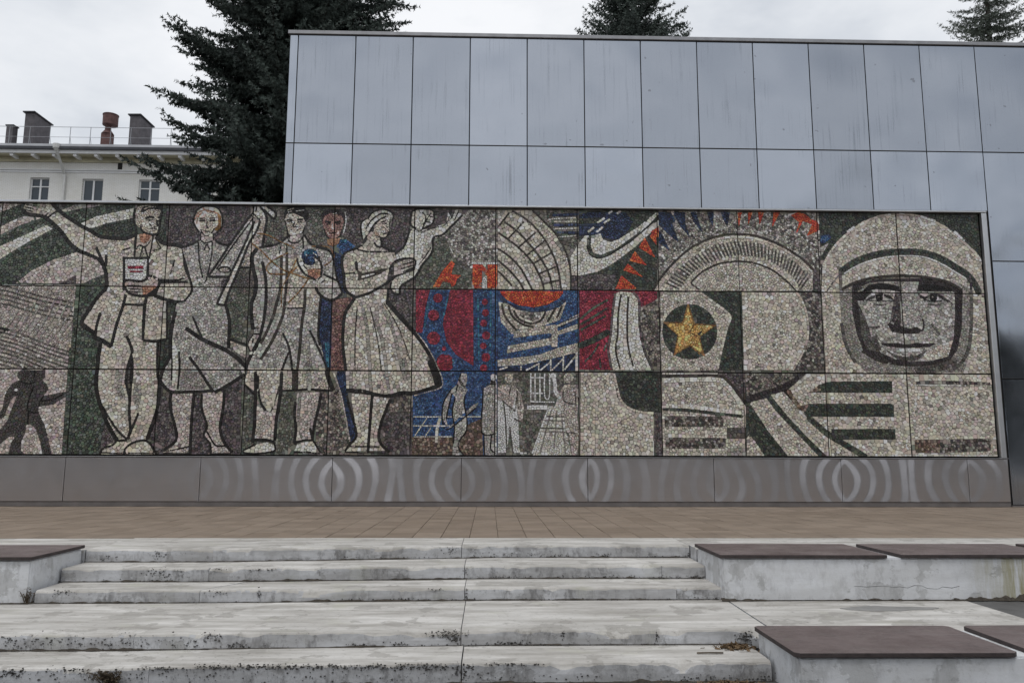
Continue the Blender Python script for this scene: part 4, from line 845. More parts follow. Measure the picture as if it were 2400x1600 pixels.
slab('step_slab', J5+g*1.4, XR2-.01, NY[4], NY[3]+.01, GZ-.02, LV[4]-.002, TM, 0, 0, seed=18, wear=1.0)
MB().box(-14, 14, -8.25, -5.37, GZ-.02, -.475).box(-14, 14, -7.1, -5.37, -.475, -.375).box(-14, XR, -6.6, -5.37, -.375, -.262).box(-14, 14, -6.05, -5.37, -.262, -.146).build('concrete_core', M_['conc'], stairs).location = -stairs.location
p0 = ray_on(2085, 1425, Z=-.338)
mb = MB(); ring = [(p0.x+math.cos(t)*(.36+.05*math.sin(2*t+1)+.02*math.sin(7*t)), p0.y+math.sin(t)*(.10+.02*math.cos(3*t)+.008*math.sin(8*t)), -.3405) for t in np.linspace(0, 2*math.pi, 36)[:-1]]
mb.prism(ring, (0, 0, .004)); o = tag(mb.build('cement_patch', simple('grey cement patch', (.23, .225, .215), .9, 0, .15, 8, .3), stairs), 'dark grey cement patch smeared on the landing'); o.location = -stairs.location
tag(MB().add([(4.10, -7.25, -.343), (9, -7.25, -.343), (9, -9.0, -.343), (4.12, -9.0, -.343)], [(0, 3, 2, 1)]).build('tarmac_strip', M_['asphalt']), 'dark tarmac strip on the landing beside the pale concrete', 'path', kind='structure')
# ---- parapets -------------------------------------------------------------------------
def parapet(name, label, x0, x1, yf, yb, z0, ztop, slabs, th=.029, over=.022, seed=0, mat='conc2'):
    t = empty(name, ((x0+x1)/2, (yf+yb)/2, z0)); tag(t, label, 'low wall')
    zt = ztop-th
    o = MB().box(x0, x1, yf, yb, z0, zt-.001).build('wall', M_[mat])
    bm = bmesh.new(); bm.from_mesh(o.data)
    bmesh.ops.bevel(bm, geom=bm.edges[:], offset=.010, segments=2, affect='EDGES'); bm.to_mesh(o.data); bm.free()
    o.parent = t; o.matrix_parent_inverse = Matrix.Translation(-t.location)
    for i, (a, b) in enumerate(slabs):
        rz = rnd.uniform(-.006, .006)
        mb = MB(); cx, cy = (a+b)/2, (yf+yb)/2; hw, hd = (b-a)/2, (yb-yf)/2+over
        n = 14; top = []
        c_ = .03 if seed else .012
        cor = [(-hw+c_, -hd), (hw-c_, -hd), (hw, -hd+c_), (hw, hd-c_), (hw-c_, hd), (-hw+c_, hd), (-hw, hd-c_), (-hw, -hd+c_)]
        mb.prism([(x, y, -th/2) for x, y in cor], (0, 0, th))
        s = mb.build('capping_slab', M_['slab']); bevel(s, .005, 2); s.data.materials.append(M_['slab_edge_shade'])
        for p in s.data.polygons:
            if p.normal.z < .5: p.material_index = 1  # sides and underside get a darker colour: their shade is painted in
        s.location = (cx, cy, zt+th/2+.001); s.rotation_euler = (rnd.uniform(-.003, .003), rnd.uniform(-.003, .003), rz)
        s.parent = t; s.matrix_parent_inverse = Matrix.Translation(-t.location)
    return t
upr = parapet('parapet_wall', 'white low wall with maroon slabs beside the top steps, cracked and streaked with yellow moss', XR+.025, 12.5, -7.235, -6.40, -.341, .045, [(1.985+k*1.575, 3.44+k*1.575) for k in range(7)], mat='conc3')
mb = MB(); cp = [ray_on(2080+x_/4.2375, 1230+y_/4.2375, Y=-7.236) for x_, y_ in ((-330, 605), (-200, 612), (-60, 603), (0, 606), (60, 618), (120, 610), (200, 622), (265, 598), (340, 600), (395, 626), (500, 634), (545, 612), (640, 622), (715, 605))]
for i in range(len(cp)-1):
    a, c = cp[i], cp[i+1]; t0, t1 = .0004+.0014*vnoise(i*1.7, 3), .0004+.0014*vnoise((i+1)*1.7, 3)
    mb.add([(a.x, a.y, a.z-t0), (c.x, c.y, c.z-t1), (c.x, c.y, c.z+t1), (a.x, a.y, a.z+t0), (a.x, a.y+.004, a.z-t0), (c.x, c.y+.004, c.z-t1), (c.x, c.y+.004, c.z+t1), (a.x, a.y+.004, a.z+t0)], [(0, 1, 2, 3), (7, 6, 5, 4), (0, 4, 5, 1), (3, 2, 6, 7)])
o = mb.build('crack', M_['dark'], upr); o.location = -upr.location
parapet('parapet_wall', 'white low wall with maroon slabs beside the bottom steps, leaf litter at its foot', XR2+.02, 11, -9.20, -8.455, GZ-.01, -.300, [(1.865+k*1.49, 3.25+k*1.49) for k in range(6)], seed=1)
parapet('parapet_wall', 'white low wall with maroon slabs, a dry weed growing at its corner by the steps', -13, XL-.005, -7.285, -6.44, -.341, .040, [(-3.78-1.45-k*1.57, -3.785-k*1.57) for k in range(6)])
# ---- steel wall -----------------------------------------------------------------------------
wall = empty('steel_wall', (3, .3, 0)); tag(wall, 'tall steel clad wall of bluish brushed panels framing the mosaic', 'wall')
def W(mb, name, mat, label=None):
    o = mb.build(name, mat); shift_origin(o); loc = o.location.copy(); o.parent = wall; o.location = loc-wall.location
    if label: o['label'] = label
    return o
PX = [-3.81, -3.655]+[-3.655+1.0825*k for k in range(1, 13)]+[9.335+1.0825*k for k in range(1, 6)]
ZT, ZM, ZB = 8.745, 6.605, 5.445
RW = [(.035, 2.288), (2.288, 4.487), (4.487, ZM)]
W(MB().box(-3.80, 14.7, .03, .65, 5.43, 8.74).box(9.30, 14.7, .03, .65, 0, 5.43).box(-12, 9.30, .12, .65, 0, 5.40), 'wall_core', M_['dark'])
def tilt(o, s=.0022): o.rotation_euler = (rnd.uniform(-s, s), 0, rnd.uniform(-s, s)); return o
for i in range(len(PX)-1):
    a, b = PX[i]+.008, PX[i+1]-.008
    rows = [(ZB, ZM), (ZM, ZT)] if b < 9.4 else RW+[(ZM, ZT)]
    for (z0, z1) in rows:
        tilt(W(MB().cham(a, b, 0, .028, z0+.008, z1-.008, .004), 'steel_panel', M_['steel']))
W(MB().cham(-3.845, 14.72, -.03, .70, ZT+.012, ZT+.085, .006), 'coping', M_['trimdark'])
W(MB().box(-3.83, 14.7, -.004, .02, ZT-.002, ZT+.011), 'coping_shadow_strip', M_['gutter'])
W(MB().cham(-4.13, 9.285, -.035, .09, 5.413, 5.440, .004), 'mural_top_frame', M_['frame'])
W(MB().cham(-12, -4.14, -.02, .66, 5.416, 5.455, .004), 'mural_coping', M_['frame'])
W(MB().cham(9.192, 9.290, -.028, .06, .864, 5.41, .01), 'mural_side_frame', M_['frame'])
W(MB().cham(-12, 9.315, -.03, .08, .848, .862, .004), 'mural_bottom_frame', M_['trimdark'])
PS = [-12, -9.655, -7.355, -5.03, -2.742, -.486, 1.746, 3.99, 6.278, 8.571, 9.315]
for a, b in zip(PS[:-1], PS[1:]):
    tilt(W(MB().cham(a+.005, b-.005, 0, .03, .088, .844, .004), 'plinth_panel', M_['plinth']), .002)
W(MB().cham(-12, 9.315, .012, .10, 0, .083, .003), 'skirting', M_['skirt'])
W(MB().cham(9.325, 14.7, -.012, .1, .0, .030, .003), 'skirting', M_['skirt'])
# make plinth texture continuous: texture space is the panel's own, so the bend pattern starts at each joint
# ---- mosaic ------------------------------------------------------------------------------------
draw_mural(); TES = tessellate(nrg)
PALS = dict(
 C=[(176,166,146),(188,176,154),(156,146,128),(166,150,136),(194,186,170),(144,134,114),(170,154,146),(182,170,140)],
 C2=[(186,172,152),(172,156,138),(194,182,164),(160,142,124)], CP=[(170,154,142),(158,144,136),(184,170,158),(140,126,116),(176,166,158),(160,138,124)],
 CW=[(190,184,168),(180,174,152),(202,198,186),(168,160,140),(186,178,160)], CG=[(150,146,136),(134,128,118),(168,164,154),(120,116,108),(156,146,140),(176,170,162)],
 W=[(206,205,198),(194,192,182),(180,178,170)], PL=[(160,150,142),(140,132,124),(176,168,160),(122,112,106)],
 G=[(52,70,52),(66,84,62),(40,52,40),(82,92,72),(58,66,56),(96,104,88),(36,40,34)], DG=[(52,58,48),(40,46,40),(66,70,58),(56,52,46),(78,82,70),(34,36,34),(48,60,56)],
 GG=[(84,90,68),(70,76,60),(102,104,86),(60,62,52),(92,84,72),(116,116,102)], PB=[(88,78,80),(74,66,68),(100,90,90),(60,54,56),(92,84,80),(112,104,104),(48,44,46)],
 PBD=[(66,56,58),(54,46,48),(78,68,70),(60,54,52)], BG=[(92,88,80),(78,76,70),(108,104,96),(64,62,58),(84,90,78),(122,116,108)],
 K=[(28,23,21),(36,29,26),(22,19,18),(44,34,30)], DKB=[(62,54,46),(50,44,38),(74,64,54),(58,48,42)],
 GR=[(150,146,138),(178,174,166),(116,110,104),(84,80,76),(198,195,188),(128,116,110),(60,56,54),(142,138,126)], GRD=[(104,98,88),(84,80,72),(130,122,112),(66,62,58),(44,40,40),(116,102,96),(150,144,134)],
 GRK=[(104,96,88),(72,66,62),(134,128,120),(40,36,36),(90,76,72),(150,144,136),(56,52,50)], GYD=[(96,92,86),(84,80,74),(108,104,98),(72,66,62)], GYL=[(132,126,120),(118,112,106),(146,140,134),(124,122,112)],
 R=[(152,42,64),(136,34,56),(168,56,76),(120,28,48),(160,48,60),(108,30,50)], O=[(206,78,38),(220,96,44),(186,54,34),(222,120,60),(172,40,34),(206,62,40)],
 B=[(46,78,128),(36,62,108),(64,96,146),(34,48,86),(84,112,150),(44,90,140)], DB=[(36,50,86),(28,38,68),(46,64,104),(24,28,46),(60,78,112)], TQ=[(42,104,132),(36,88,122),(64,124,146),(34,70,108)],
 GO=[(208,164,88),(222,182,108),(188,138,66),(200,150,80),(170,120,56),(226,192,126)], GOB=[(136,98,52),(120,84,44),(152,110,60)],
 BN=[(100,84,70),(76,62,52),(124,108,94),(58,46,40),(140,122,108),(88,66,56)], BNR=[(120,84,78),(100,68,64),(136,100,92),(76,52,50),(128,96,88)],
 SK=[(156,110,84),(140,96,74),(170,124,98)], SKP=[(146,108,100),(128,92,86),(160,124,114)], SKL=[(170,142,126),(156,128,112)], SIL=[(64,58,58),(54,50,50),(74,68,66),(60,58,52)])
def lin(c): return np.where(c <= .04045, c/12.92, ((c+.055)/1.055)**2.4)
ALBS = dict(K=.62, DKB=.95, PBD=.85, GYD=1.25, CW=1.78, W=1.85, C2=1.72, R=1.35, O=1.35, B=1.35, DB=1.35, TQ=1.35, GO=1.45, GOB=1.4, SIL=1.5, SK=1.45, SKP=1.45, G=1.75, DG=1.55, GG=1.7, PB=1.5, BG=1.65, GRD=1.65, GRK=1.6, GR=1.6, BN=1.8, BNR=1.6)
V, Fc, COL, area = [], [], [], []
per = []
for h, c, proud in TES:
    h = np.array(h, float)
    x = MU_X0+h[:, 0]*RES; z = MU_Z1-h[:, 1]*RES
    ar = .5*abs(np.dot(x, np.roll(z, -1))-np.dot(z, np.roll(x, -1)))
    cx, cz = x.mean(), z.mean(); d = np.stack([x-cx, z-cz], 1); rr = np.hypot(d[:, 0], d[:, 1])[:, None]+1e-9
    gap = .0012 if c in ('K','DKB') else (.0032 if ar > .0008 else .0018)
    d1 = d*np.maximum(.45, 1-gap/rr); d2 = d*np.maximum(.35, 1-(gap+.0035)/rr)
    if ar > .0012: d1 += nrg.normal(0, .0016, d1.shape); d2 = d1*np.maximum(.5, 1-.003/np.maximum(rr, .01))
    hh = .009+nrg.uniform(0, .006)+(.007 if proud else 0); tx, tz = nrg.normal(0, .045, 2)
    yb = np.full(len(x), MURAL_Y+.004); yt = MURAL_Y-hh-d2[:, 0]*tx-d2[:, 1]*tz
    base = np.array(PALS[c][nrg.integers(len(PALS[c]))])/255.
    mean = np.mean(PALS[c], 0)/255.
    if c in ('C','C2','CP','CW','CG','W'): base = .78*base+.22*mean; base = base+(base.mean()-base)*.42; rr0 = nrg.random(); base = base*(.70 if rr0 < .03 else 1.12 if rr0 > .92 else 1)
    else: base = .82*base+.18*mean; base = base+(base.mean()-base)*(.48 if c in ('G','GG') else .14)
    k = nrg.normal(1, .08)
    col = np.clip(lin(np.clip(base*k+nrg.normal(0, .012, 3), 0, 1))*ALBS.get(c, 1.70), .004, .86)
    vv = np.vstack([np.stack([d1[:, 0], yb, d1[:, 1]], 1), np.stack([d2[:, 0], yt, d2[:, 1]], 1)])
    per.append((ar, cx, cz, vv, col))
mural = empty('mosaic_mural', (0, .1, .87)); tag(mural, 'long mosaic of pale figures, instruments, gold star and helmeted cosmonaut under the steel wall', 'mosaic')
for i in range(len(JX)-1):
    for j in range(3):
        o = MB().cham(JX[i]+.004, JX[i+1]-.004, MURAL_Y, MURAL_Y+.05, JZ[j]+.005, JZ[j+1]-.005, .003).build('mosaic_panel', M_['grout']); shift_origin(o)
        l = o.location.copy(); o.parent = mural; o.location = l-mural.location
MB().box(MU_X0-1.4, MU_X1+.01, MURAL_Y+.052, MURAL_Y+.058, .87, 5.41).build('mosaic_backing', M_['dark'], mural).location = -mural.location
MB().cham(MU_X0-1.4, MU_X0-.01, MURAL_Y-.015, MURAL_Y+.05, MU_Z0, MU_Z1, .003).build('end_panel', M_['grout'], mural).location = -mural.location
order = sorted(range(len(per)), key=lambda i: -per[i][0]); big = set(order[:300])
def tess_mesh(name, items):
    nv = sum(len(p[3]) for p in items); co = np.zeros((nv, 3), np.float32); cl = np.ones((nv, 4), np.float32); loops = []; tot = []; b = 0
    for ar, cx, cz, vv, col in items:
        n = len(vv)//2
        co[b:b+2*n] = vv+np.array([cx, 0, cz]); cl[b:b+2*n, :3] = col
        loops += [b+n+i for i in range(n)]; tot.append(n)
        for i in range(n):
            q = (i+1) % n; loops += [b+i, b+q, b+n+q, b+n+i]; tot.append(4)
        b += 2*n
    me = bpy.data.meshes.new(name); tot = np.array(tot, np.int32)
    me.vertices.add(nv); me.vertices.foreach_set('co', co.ravel()); me.loops.add(len(loops)); me.loops.foreach_set('vertex_index', np.array(loops, np.int32))
    me.polygons.add(len(tot)); me.polygons.foreach_set('loop_start', np.r_[0, np.cumsum(tot)[:-1]].astype(np.int32)); me.polygons.foreach_set('loop_total', tot)
    a = me.attributes.new('col', 'FLOAT_COLOR', 'POINT'); a.data.foreach_set('color', cl.ravel())
    me.update(calc_edges=True); me.validate(); me.shade_flat(); me.materials.append(M_['stone']); return me
def flip_if(me):
    if len(me.polygons) and me.polygons[0].normal.y > 0: me.flip_normals()
    return me
o = link('tesserae', flip_if(tess_mesh('tesserae', [per[i] for i in range(len(per)) if i not in big])), None, mural); o.location = -mural.location; tag(o, kind='stuff')
for i in order[:300]:
    ar, cx, cz, vv, col = per[i]
    o = link('tessera', flip_if(tess_mesh('tessera', [(ar, 0, 0, vv-np.array([0, MURAL_Y, 0]), col)])), None, mural); o.location = Vector((cx, MURAL_Y, cz))-mural.location
# ---- spruces ---------------------------------------------------------------------------------------
def tri_mesh(name, tri, tone, mat):
    n = len(tri); me = bpy.data.meshes.new(name)
    me.vertices.add(n*3); me.vertices.foreach_set('co', tri.reshape(-1).astype(np.float32)); me.loops.add(n*3); me.loops.foreach_set('vertex_index', np.arange(n*3, dtype=np.int32))
    me.polygons.add(n); me.polygons.foreach_set('loop_start', np.arange(0, n*3, 3, dtype=np.int32)); me.polygons.foreach_set('loop_total', np.full(n, 3, np.int32))
    a = me.attributes.new('tone', 'FLOAT', 'POINT'); a.data.foreach_set('value', np.repeat(tone, 3).astype(np.float32))
    me.update(calc_edges=True); me.materials.append(mat); return me
def spruce(label, x, y, H, rbase, zmin, mat, seed, dens=1.0, seglen=.05, nl=(.05, .085), up=.35, gap=.62, per_wh=(8, 11), group=None, nwid=.014, taper=.85):
    g_ = np.random.default_rng(seed); t = empty('spruce_tree', (x, y, GZ)); tag(t, label, 'tree', group)
    wood = MB(); wood.tube([(0, 0, 0), (.04, .02, H*.35), (-.03, .05, H*.7), (0, 0, H)], [.30*H/20, .22*H/20, .11*H/20, .012], 10)
    P0, P1, TN = [], [], []
    z = zmin
    while z < H-.25:
        Rz = rbase*(1-z/H)**taper
        for k in range(g_.integers(*per_wh)):
            a = g_.uniform(0, 2*math.pi); L = Rz*g_.uniform(.62, 1.12); zz = z+g_.uniform(-.3, .3)
            dz0 = g_.uniform(-.35, -.05); da = g_.uniform(-.25, .25); curl = g_.uniform(.6, 1.3)*up
            n = max(4, int(L/.22)); pts_ = []
            for i in range(n+1):
                s = i/n; aa = a+da*s*s
                pts_.append((math.cos(aa)*L*s, math.sin(aa)*L*s, zz+L*(dz0*s+curl*s**2.4)))
            wood.tube(pts_, [max(.006, .028*(L/3)*(1-.9*i/n)) for i in range(n+1)], 4, False)
            pa = np.array(pts_); tone = g_.uniform(.15, .75)
            step = .105/dens; m = max(3, int(L/step))
            for i in range(int(m*.12), m+1):
                s = i/m; q = s*n; j = min(int(q), n-1); p = pa[j]+(pa[j+1]-pa[j])*(q-j); d = pa[j+1]-pa[j]; d = d/np.linalg.norm(d); side = np.array([-d[1], d[0], 0.])
                side /= np.linalg.norm(side)+1e-9
                ln = min(.50, .15+.13*L*(1-s)**.7)*(.55+.45*min(1, s*3))
                for sg in (-1, 1):
                    dirv = d*g_.uniform(.45, .9)+side*sg*g_.uniform(.6, 1.0)+np.array([0, 0, g_.uniform(-.55, .12)]); dirv /= np.linalg.norm(dirv)
                    l2 = ln*g_.uniform(.5, 1.15); P0.append(p); P1.append(p+dirv*l2+np.array([0, 0, -.10*l2])); TN.append(tone)
                    if l2 > .26:
                        for e in (.45, .7):
                            pp = p+dirv*l2*e; s2 = np.cross(dirv, (0, 0, 1.)); d3 = dirv*.6+s2*g_.choice([-1, 1])*.8+np.array([0, 0, g_.uniform(-.4, .1)])
                            P0.append(pp); P1.append(pp+d3*l2*.42); TN.append(tone)
            tip = pa[-1]-pa[-2]; tip /= np.linalg.norm(tip); P0.append(pa[-1]); P1.append(pa[-1]+tip*.22); TN.append(tone)
        z += gap*(.75+.5*g_.random())*(1-.35*z/H)
    P0, P1, TN = np.array(P0), np.array(P1), np.array(TN)
    L = np.linalg.norm(P1-P0, axis=1); n = np.maximum(2, (L/seglen).astype(int))
    idx = np.repeat(np.arange(len(P0)), n*2); s = g_.random(len(idx))
    p = P0[idx]+(P1-P0)[idx]*s[:, None]; d = (P1-P0)[idx]/L[idx][:, None]
    rv = g_.normal(size=(len(idx), 3)); rv -= d*(rv*d).sum(1)[:, None]; rv /= np.linalg.norm(rv, axis=1)[:, None]
    wv = np.cross(d, rv); ln = g_.uniform(*nl, len(idx))[:, None]; wd = nwid
    tip = p+(d*.45+rv*.95)*ln
    tri = np.stack([p-wv*wd, p+wv*wd, tip], 1)
    tone = np.clip(TN[idx]+g_.normal(0, .16, len(idx))+.12*s, 0, 1)
    wood.build('trunk', M_['bark'], t); link('crown', tri_mesh('crown', tri, tone, mat), None, t)
    return len(tri)
def place(px, py, Y): p = ray_on(px, py, Y=Y); return p.x
ntri = [spruce('huge dark spruce with drooping branches behind the steel wall, next to the cream house', place(705, 300, 6.2), 6.2, 24.0, 4.75, 4.8, M_['needles'], 21, dens=1.0, seglen=.026, nl=(.055, .10), gap=.36, per_wh=(13, 18), nwid=.021, up=.26, taper=.62),
 spruce('small dark spruce top rising above the middle of the steel wall', place(1484, 50, 13), 13, 20.8, 7.0, 12.8, M_['needles'], 5, dens=1.0, seglen=.032, nl=(.07, .12), gap=.34, per_wh=(11, 15), nwid=.022),
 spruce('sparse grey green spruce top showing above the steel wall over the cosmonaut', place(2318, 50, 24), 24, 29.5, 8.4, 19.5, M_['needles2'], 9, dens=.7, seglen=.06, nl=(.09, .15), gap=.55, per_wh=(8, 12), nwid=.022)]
print('needle tris', ntri, 'tesserae', len(per))
# ---- cream house far left ------------------------------------------------------------------------------
HY = 36.0
def q(zx, zy, Y=HY): return ray_on(zx/4, 230+zy/4, Y=Y)
house = empty('brick_house', (-30, HY+4, GZ)); tag(house, 'cream whitewashed brick house with dark chimneys and a roof railing', 'building')
def Hh(mb, name, mat, parent=None, label=None):
    o = mb.build(name, mat, parent or house); o.location = -(house.location if not parent else Vector((0, 0, 0)))
    if label: o['label'] = label
    return o
zE = q(300, 468, HY-1.05).z; zF1 = q(300, 478, HY-.95).z; zF0 = q(300, 512, HY-.95).z; zc = zF0+.03; zS = q(300, 680).z
HX0, HX1 = -62, -12
ws = [(285, 465, 745), (775, 970, 757), (1305, 1502, 765)]
wins = []
for a, b, t in ws:
    xa, xb, zt = q(a, t).x, q(b, t).x, q((a+b)/2, t).z; wins.append((xa, xb, zt-1.75, zt))
dx = wins[1][0]-wins[0][0]
wins += [(wins[0][0]-dx*k, wins[0][1]-dx*k, wins[0][2], wins[0][3]) for k in (1, 2)]+[(wins[2][0]+dx*k, wins[2][1]+dx*k, wins[2][2], wins[2][3]) for k in (1, 2)]
wins.sort()
mb = MB(); zlo, zhi = wins[2][2], max(w_[3] for w_ in wins)
cur = HX0
for xa, xb, z0, z1 in wins:
    mb.box(cur, xa, HY, HY+.4, z0-.02, zhi+.05); mb.box(xa, xb, HY, HY+.4, z1, zhi+.05); cur = xb
mb.box(cur, HX1, HY, HY+.4, wins[0][2]-.02, zhi+.05)
mb.box(HX0, HX1, HY, HY+.4, zhi+.05, zE-.1); mb.box(HX0, HX1, HY, HY+.4, GZ, wins[0][2]-.021); mb.box(HX0, HX1, HY+.9, HY+13, GZ, zE-.1)
Hh(mb, 'wall', M_['brick'])
for i, (xa, xb, z0, z1) in enumerate(wins):
    wo_ = Hh(MB().box(xa, xb, HY+.21, HY+.25, z0, z1), 'window', M_['glass']); fr = MB()
    f_ = .07; ya, yb_ = HY+.15, HY+.207
    fr.box(xa, xa+f_, ya, yb_, z0, z1).box(xb-f_, xb, ya, yb_, z0, z1).box(xa+f_, xb-f_, ya, yb_, z1-f_, z1).box(xa+f_, xb-f_, ya, yb_, z0, z0+f_)
    xm = (xa+xb)/2; fr.box(xm-.055, xm+.055, ya, yb_, z0+f_, z1-f_)
    if i % 3 != 0: fr.box(xa+f_, xm-.055, ya, yb_, z1-.60, z1-.53).box(xm+.055, xb-f_, ya, yb_, z1-.60, z1-.53)
    Hh(fr, 'frame', M_['white'], wo_)
    Hh(MB().box(xa-.06, xb+.06, HY-.07, HY+.14, z0-.07, z0-.005), 'sill', M_['white'], wo_)
Hh(MB().box(HX0, HX1, HY-.06, HY-.002, zS-.12, zS-.03).box(HX0, HX1, HY-.09, HY-.002, zS+.02, zS+.09), 'string_course', M_['white'])
Hh(MB().box(HX0, HX1, HY-.14, HY-.003, q(300, 600).z, zc+.02), 'cornice', M_['soffit'])
Hh(MB().box(HX0, HX1, HY-.85, HY-.003, zc+.022, zc+.09), 'soffit', M_['soffit'])
Hh(MB().box(HX0, HX1, HY-.95, HY-.86, zF0, zF1+.05), 'fascia', M_['white'])
x = q(10, 520).x-1.33*20
while x < HX1:
    if x > HX0+.2: Hh(MB().box(x-.10, x+.10, HY-.855, HY-.15, zc-.18, zc+.021), 'rafter_end', M_['white'])
    x += (q(1370, 540).x-q(10, 520).x)/7
rf = Hh(MB().prism([(HX0, HY-1.0, zE-.08), (HX0, HY-1.0, zE+.03), (HX0, HY+6.5, zE+2.2), (HX0, HY+14, zE+.03), (HX0, HY+14, zE-.08)], (HX1-HX0, 0, 0)), 'roof', M_['roof'])
Hh(MB().box(HX0, HX1, HY-1.12, HY-1.01, zF1-.02, zE+.12), 'gutter', M_['gutter'], rf)
Hh(MB().box(HX0, HX1, HY-1.06, HY-1.005, zE+.121, zE+.30), 'snow_guard', M_['roof'], rf)
# chimneys: box turned on the roof, top sloping down to the right
def chimney(zl, zm, zr, ytop, yr, ybot, Y=HY+1.6, name='chimney'):
    a, m_ = q(zl, ytop, Y+.12), q(zm, ytop, Y); b = q(zr, yr, Y+(q(zr, yr, Y).x-m_.x)*1.1); zb = q(zl, ybot, Y).z-.6
    da = (m_.x-a.x); db = (b.x-m_.x)
    P = [(m_.x, m_.y), (b.x, b.y), (b.x-da, b.y+.12), (a.x, a.y)]
    zt = [m_.z, b.z-.02, b.z-.02, a.z]
    mb = MB(); mb.add([(p[0], p[1], zb) for p in P]+[(p[0], p[1], z-.06) for p, z in zip(P, zt)], [(0, 1, 2, 3), (4, 5, 6, 7), (0, 1, 5, 4), (1, 2, 6, 5), (2, 3, 7, 6), (3, 0, 4, 7)])
    o = Hh(mb, name, M_['chim_d'], rf)
    cx, cy = sum(p[0] for p in P)/4, sum(p[1] for p in P)/4
    Q = [(cx+(p[0]-cx)*1.22, cy+(p[1]-cy)*1.22) for p in P]; cz = sum(zt)/4
    zq = [cz+(z-cz)*1.22 for z in zt]
    c = MB(); c.add([(p[0], p[1], z-.055) for p, z in zip(Q, zq)]+[(p[0], p[1], z+.02) for p, z in zip(Q, zq)], [(3, 2, 1, 0), (4, 5, 6, 7), (0, 1, 5, 4), (1, 2, 6, 5), (2, 3, 7, 6), (3, 0, 4, 7)])
    Hh(c, 'chimney_cap', M_['chim_cap'], rf)
chimney(62, 125, 170, 252, 275, 400); chimney(240, 332, 478, 135, 240, 430); chimney(1222, 1322, 1430, 160, 258, 440)
vy = HY+1.6; a, b = q(915, 415, vy), q(1022, 415, vy); cx = (a.x+b.x)/2; hw = (b.x-a.x)/2
zs = [a.z-.6, q(0, 300, vy).z, q(0, 262, vy).z, q(0, 225, vy).z, q(0, 205, vy).z]
mb = MB(); mb.tube([(cx, vy+.5, zs[0]), (cx, vy+.5, zs[1])], hw*1.12, 4); mb.tube([(cx, vy+.5, zs[1]), (cx, vy+.5, zs[2]), (cx, vy+.5, zs[3]), (cx, vy+.5, zs[4])], [hw*1.08, hw*.55, hw*.5, hw*.8], 14)
Hh(mb, 'vent_stack', M_['rust'], rf)
mb = MB(); mb.tube([(cx+.12, vy+.5, q(0, 215, vy).z), (cx+.12, vy+.5, q(0, 122, vy).z)], hw*1.28, 20).tube([(cx+.12, vy+.5, q(0, 124, vy).z), (cx+.12, vy+.5, q(0, 117, vy).z)], hw*1.36, 20); Hh(mb, 'vent_cap', M_['rust'], rf)
# roof railing
ry = HY-.6; z1, z2, z0 = q(300, 268, ry).z, q(300, 362, ry).z, zE
rail = MB().tube([(HX0, ry, z1), (HX1, ry, z1)], .018, 5).tube([(HX0, ry, z2), (HX1, ry, z2)], .014, 5); Hh(rail, 'roof_rail', M_['wire'], rf)
x = HX0+.4
while x < HX1:
    Hh(MB().tube([(x, ry, z0), (x+.02, ry, z1+.02)], .02, 5).tube([(x-.02, ry+.45, z0+.1), (x, ry+.05, z2)], .014, 4), 'rail_post', M_['wire'], rf); x += 1.28
# downpipe
pf, pa_, pb, pc = q(535, 450, HY-1.0), q(535, 500, HY-1.0), q(605, 712, HY-.12), q(600, 940, HY-.12)
dp = Hh(MB().tube([pa_+Vector((0, 0, .1)), pa_, pb, pb+Vector((.03, 0, -.15)), Vector((pb.x+.03, HY-.12, GZ))], .085, 8), 'downpipe', M_['pipe'])
Hh(MB().tube([pf+Vector((0, 0, .12)), pf+Vector((0, 0, -.15)), pa_], [.26, .24, .10], 10), 'hopper', M_['pipe'], dp)
v_ = q(1127, 635); Hh(MB().box(v_.x-.14, v_.x+.14, HY-.02, HY-.001, v_.z-.25, v_.z+.22), 'vent_hole', M_['dark'])
# ---- far trees across the square (seen as a reflection in the steel) ------------------------------------
n = 60000; g_ = np.random.default_rng(4)
cxs = g_.uniform(-150, 150, 110); hs = g_.uniform(13, 21, 110); ys = g_.uniform(-86, -70, 110)
k = g_.integers(0, 110, n); s = g_.random(n)**.8; zz = GZ+hs[k]*(.08+.92*s); rad = (2.8+hs[k]*.18)*(1-s*.75)
an = g_.uniform(0, 2*math.pi, n); rr_ = rad*np.sqrt(g_.random(n)); ctr = np.stack([cxs[k]+np.cos(an)*rr_, ys[k]+np.sin(an)*rr_, zz], 1)
d1, d2 = g_.normal(size=(n, 3))*.8, g_.normal(size=(n, 3))*.8
tag(link('wood', tri_mesh('wood', np.stack([ctr, ctr+d1, ctr+d2], 1), g_.random(n), M_['wood'])), 'far band of trees across the square, mirrored in the steel', 'wood', kind='stuff')
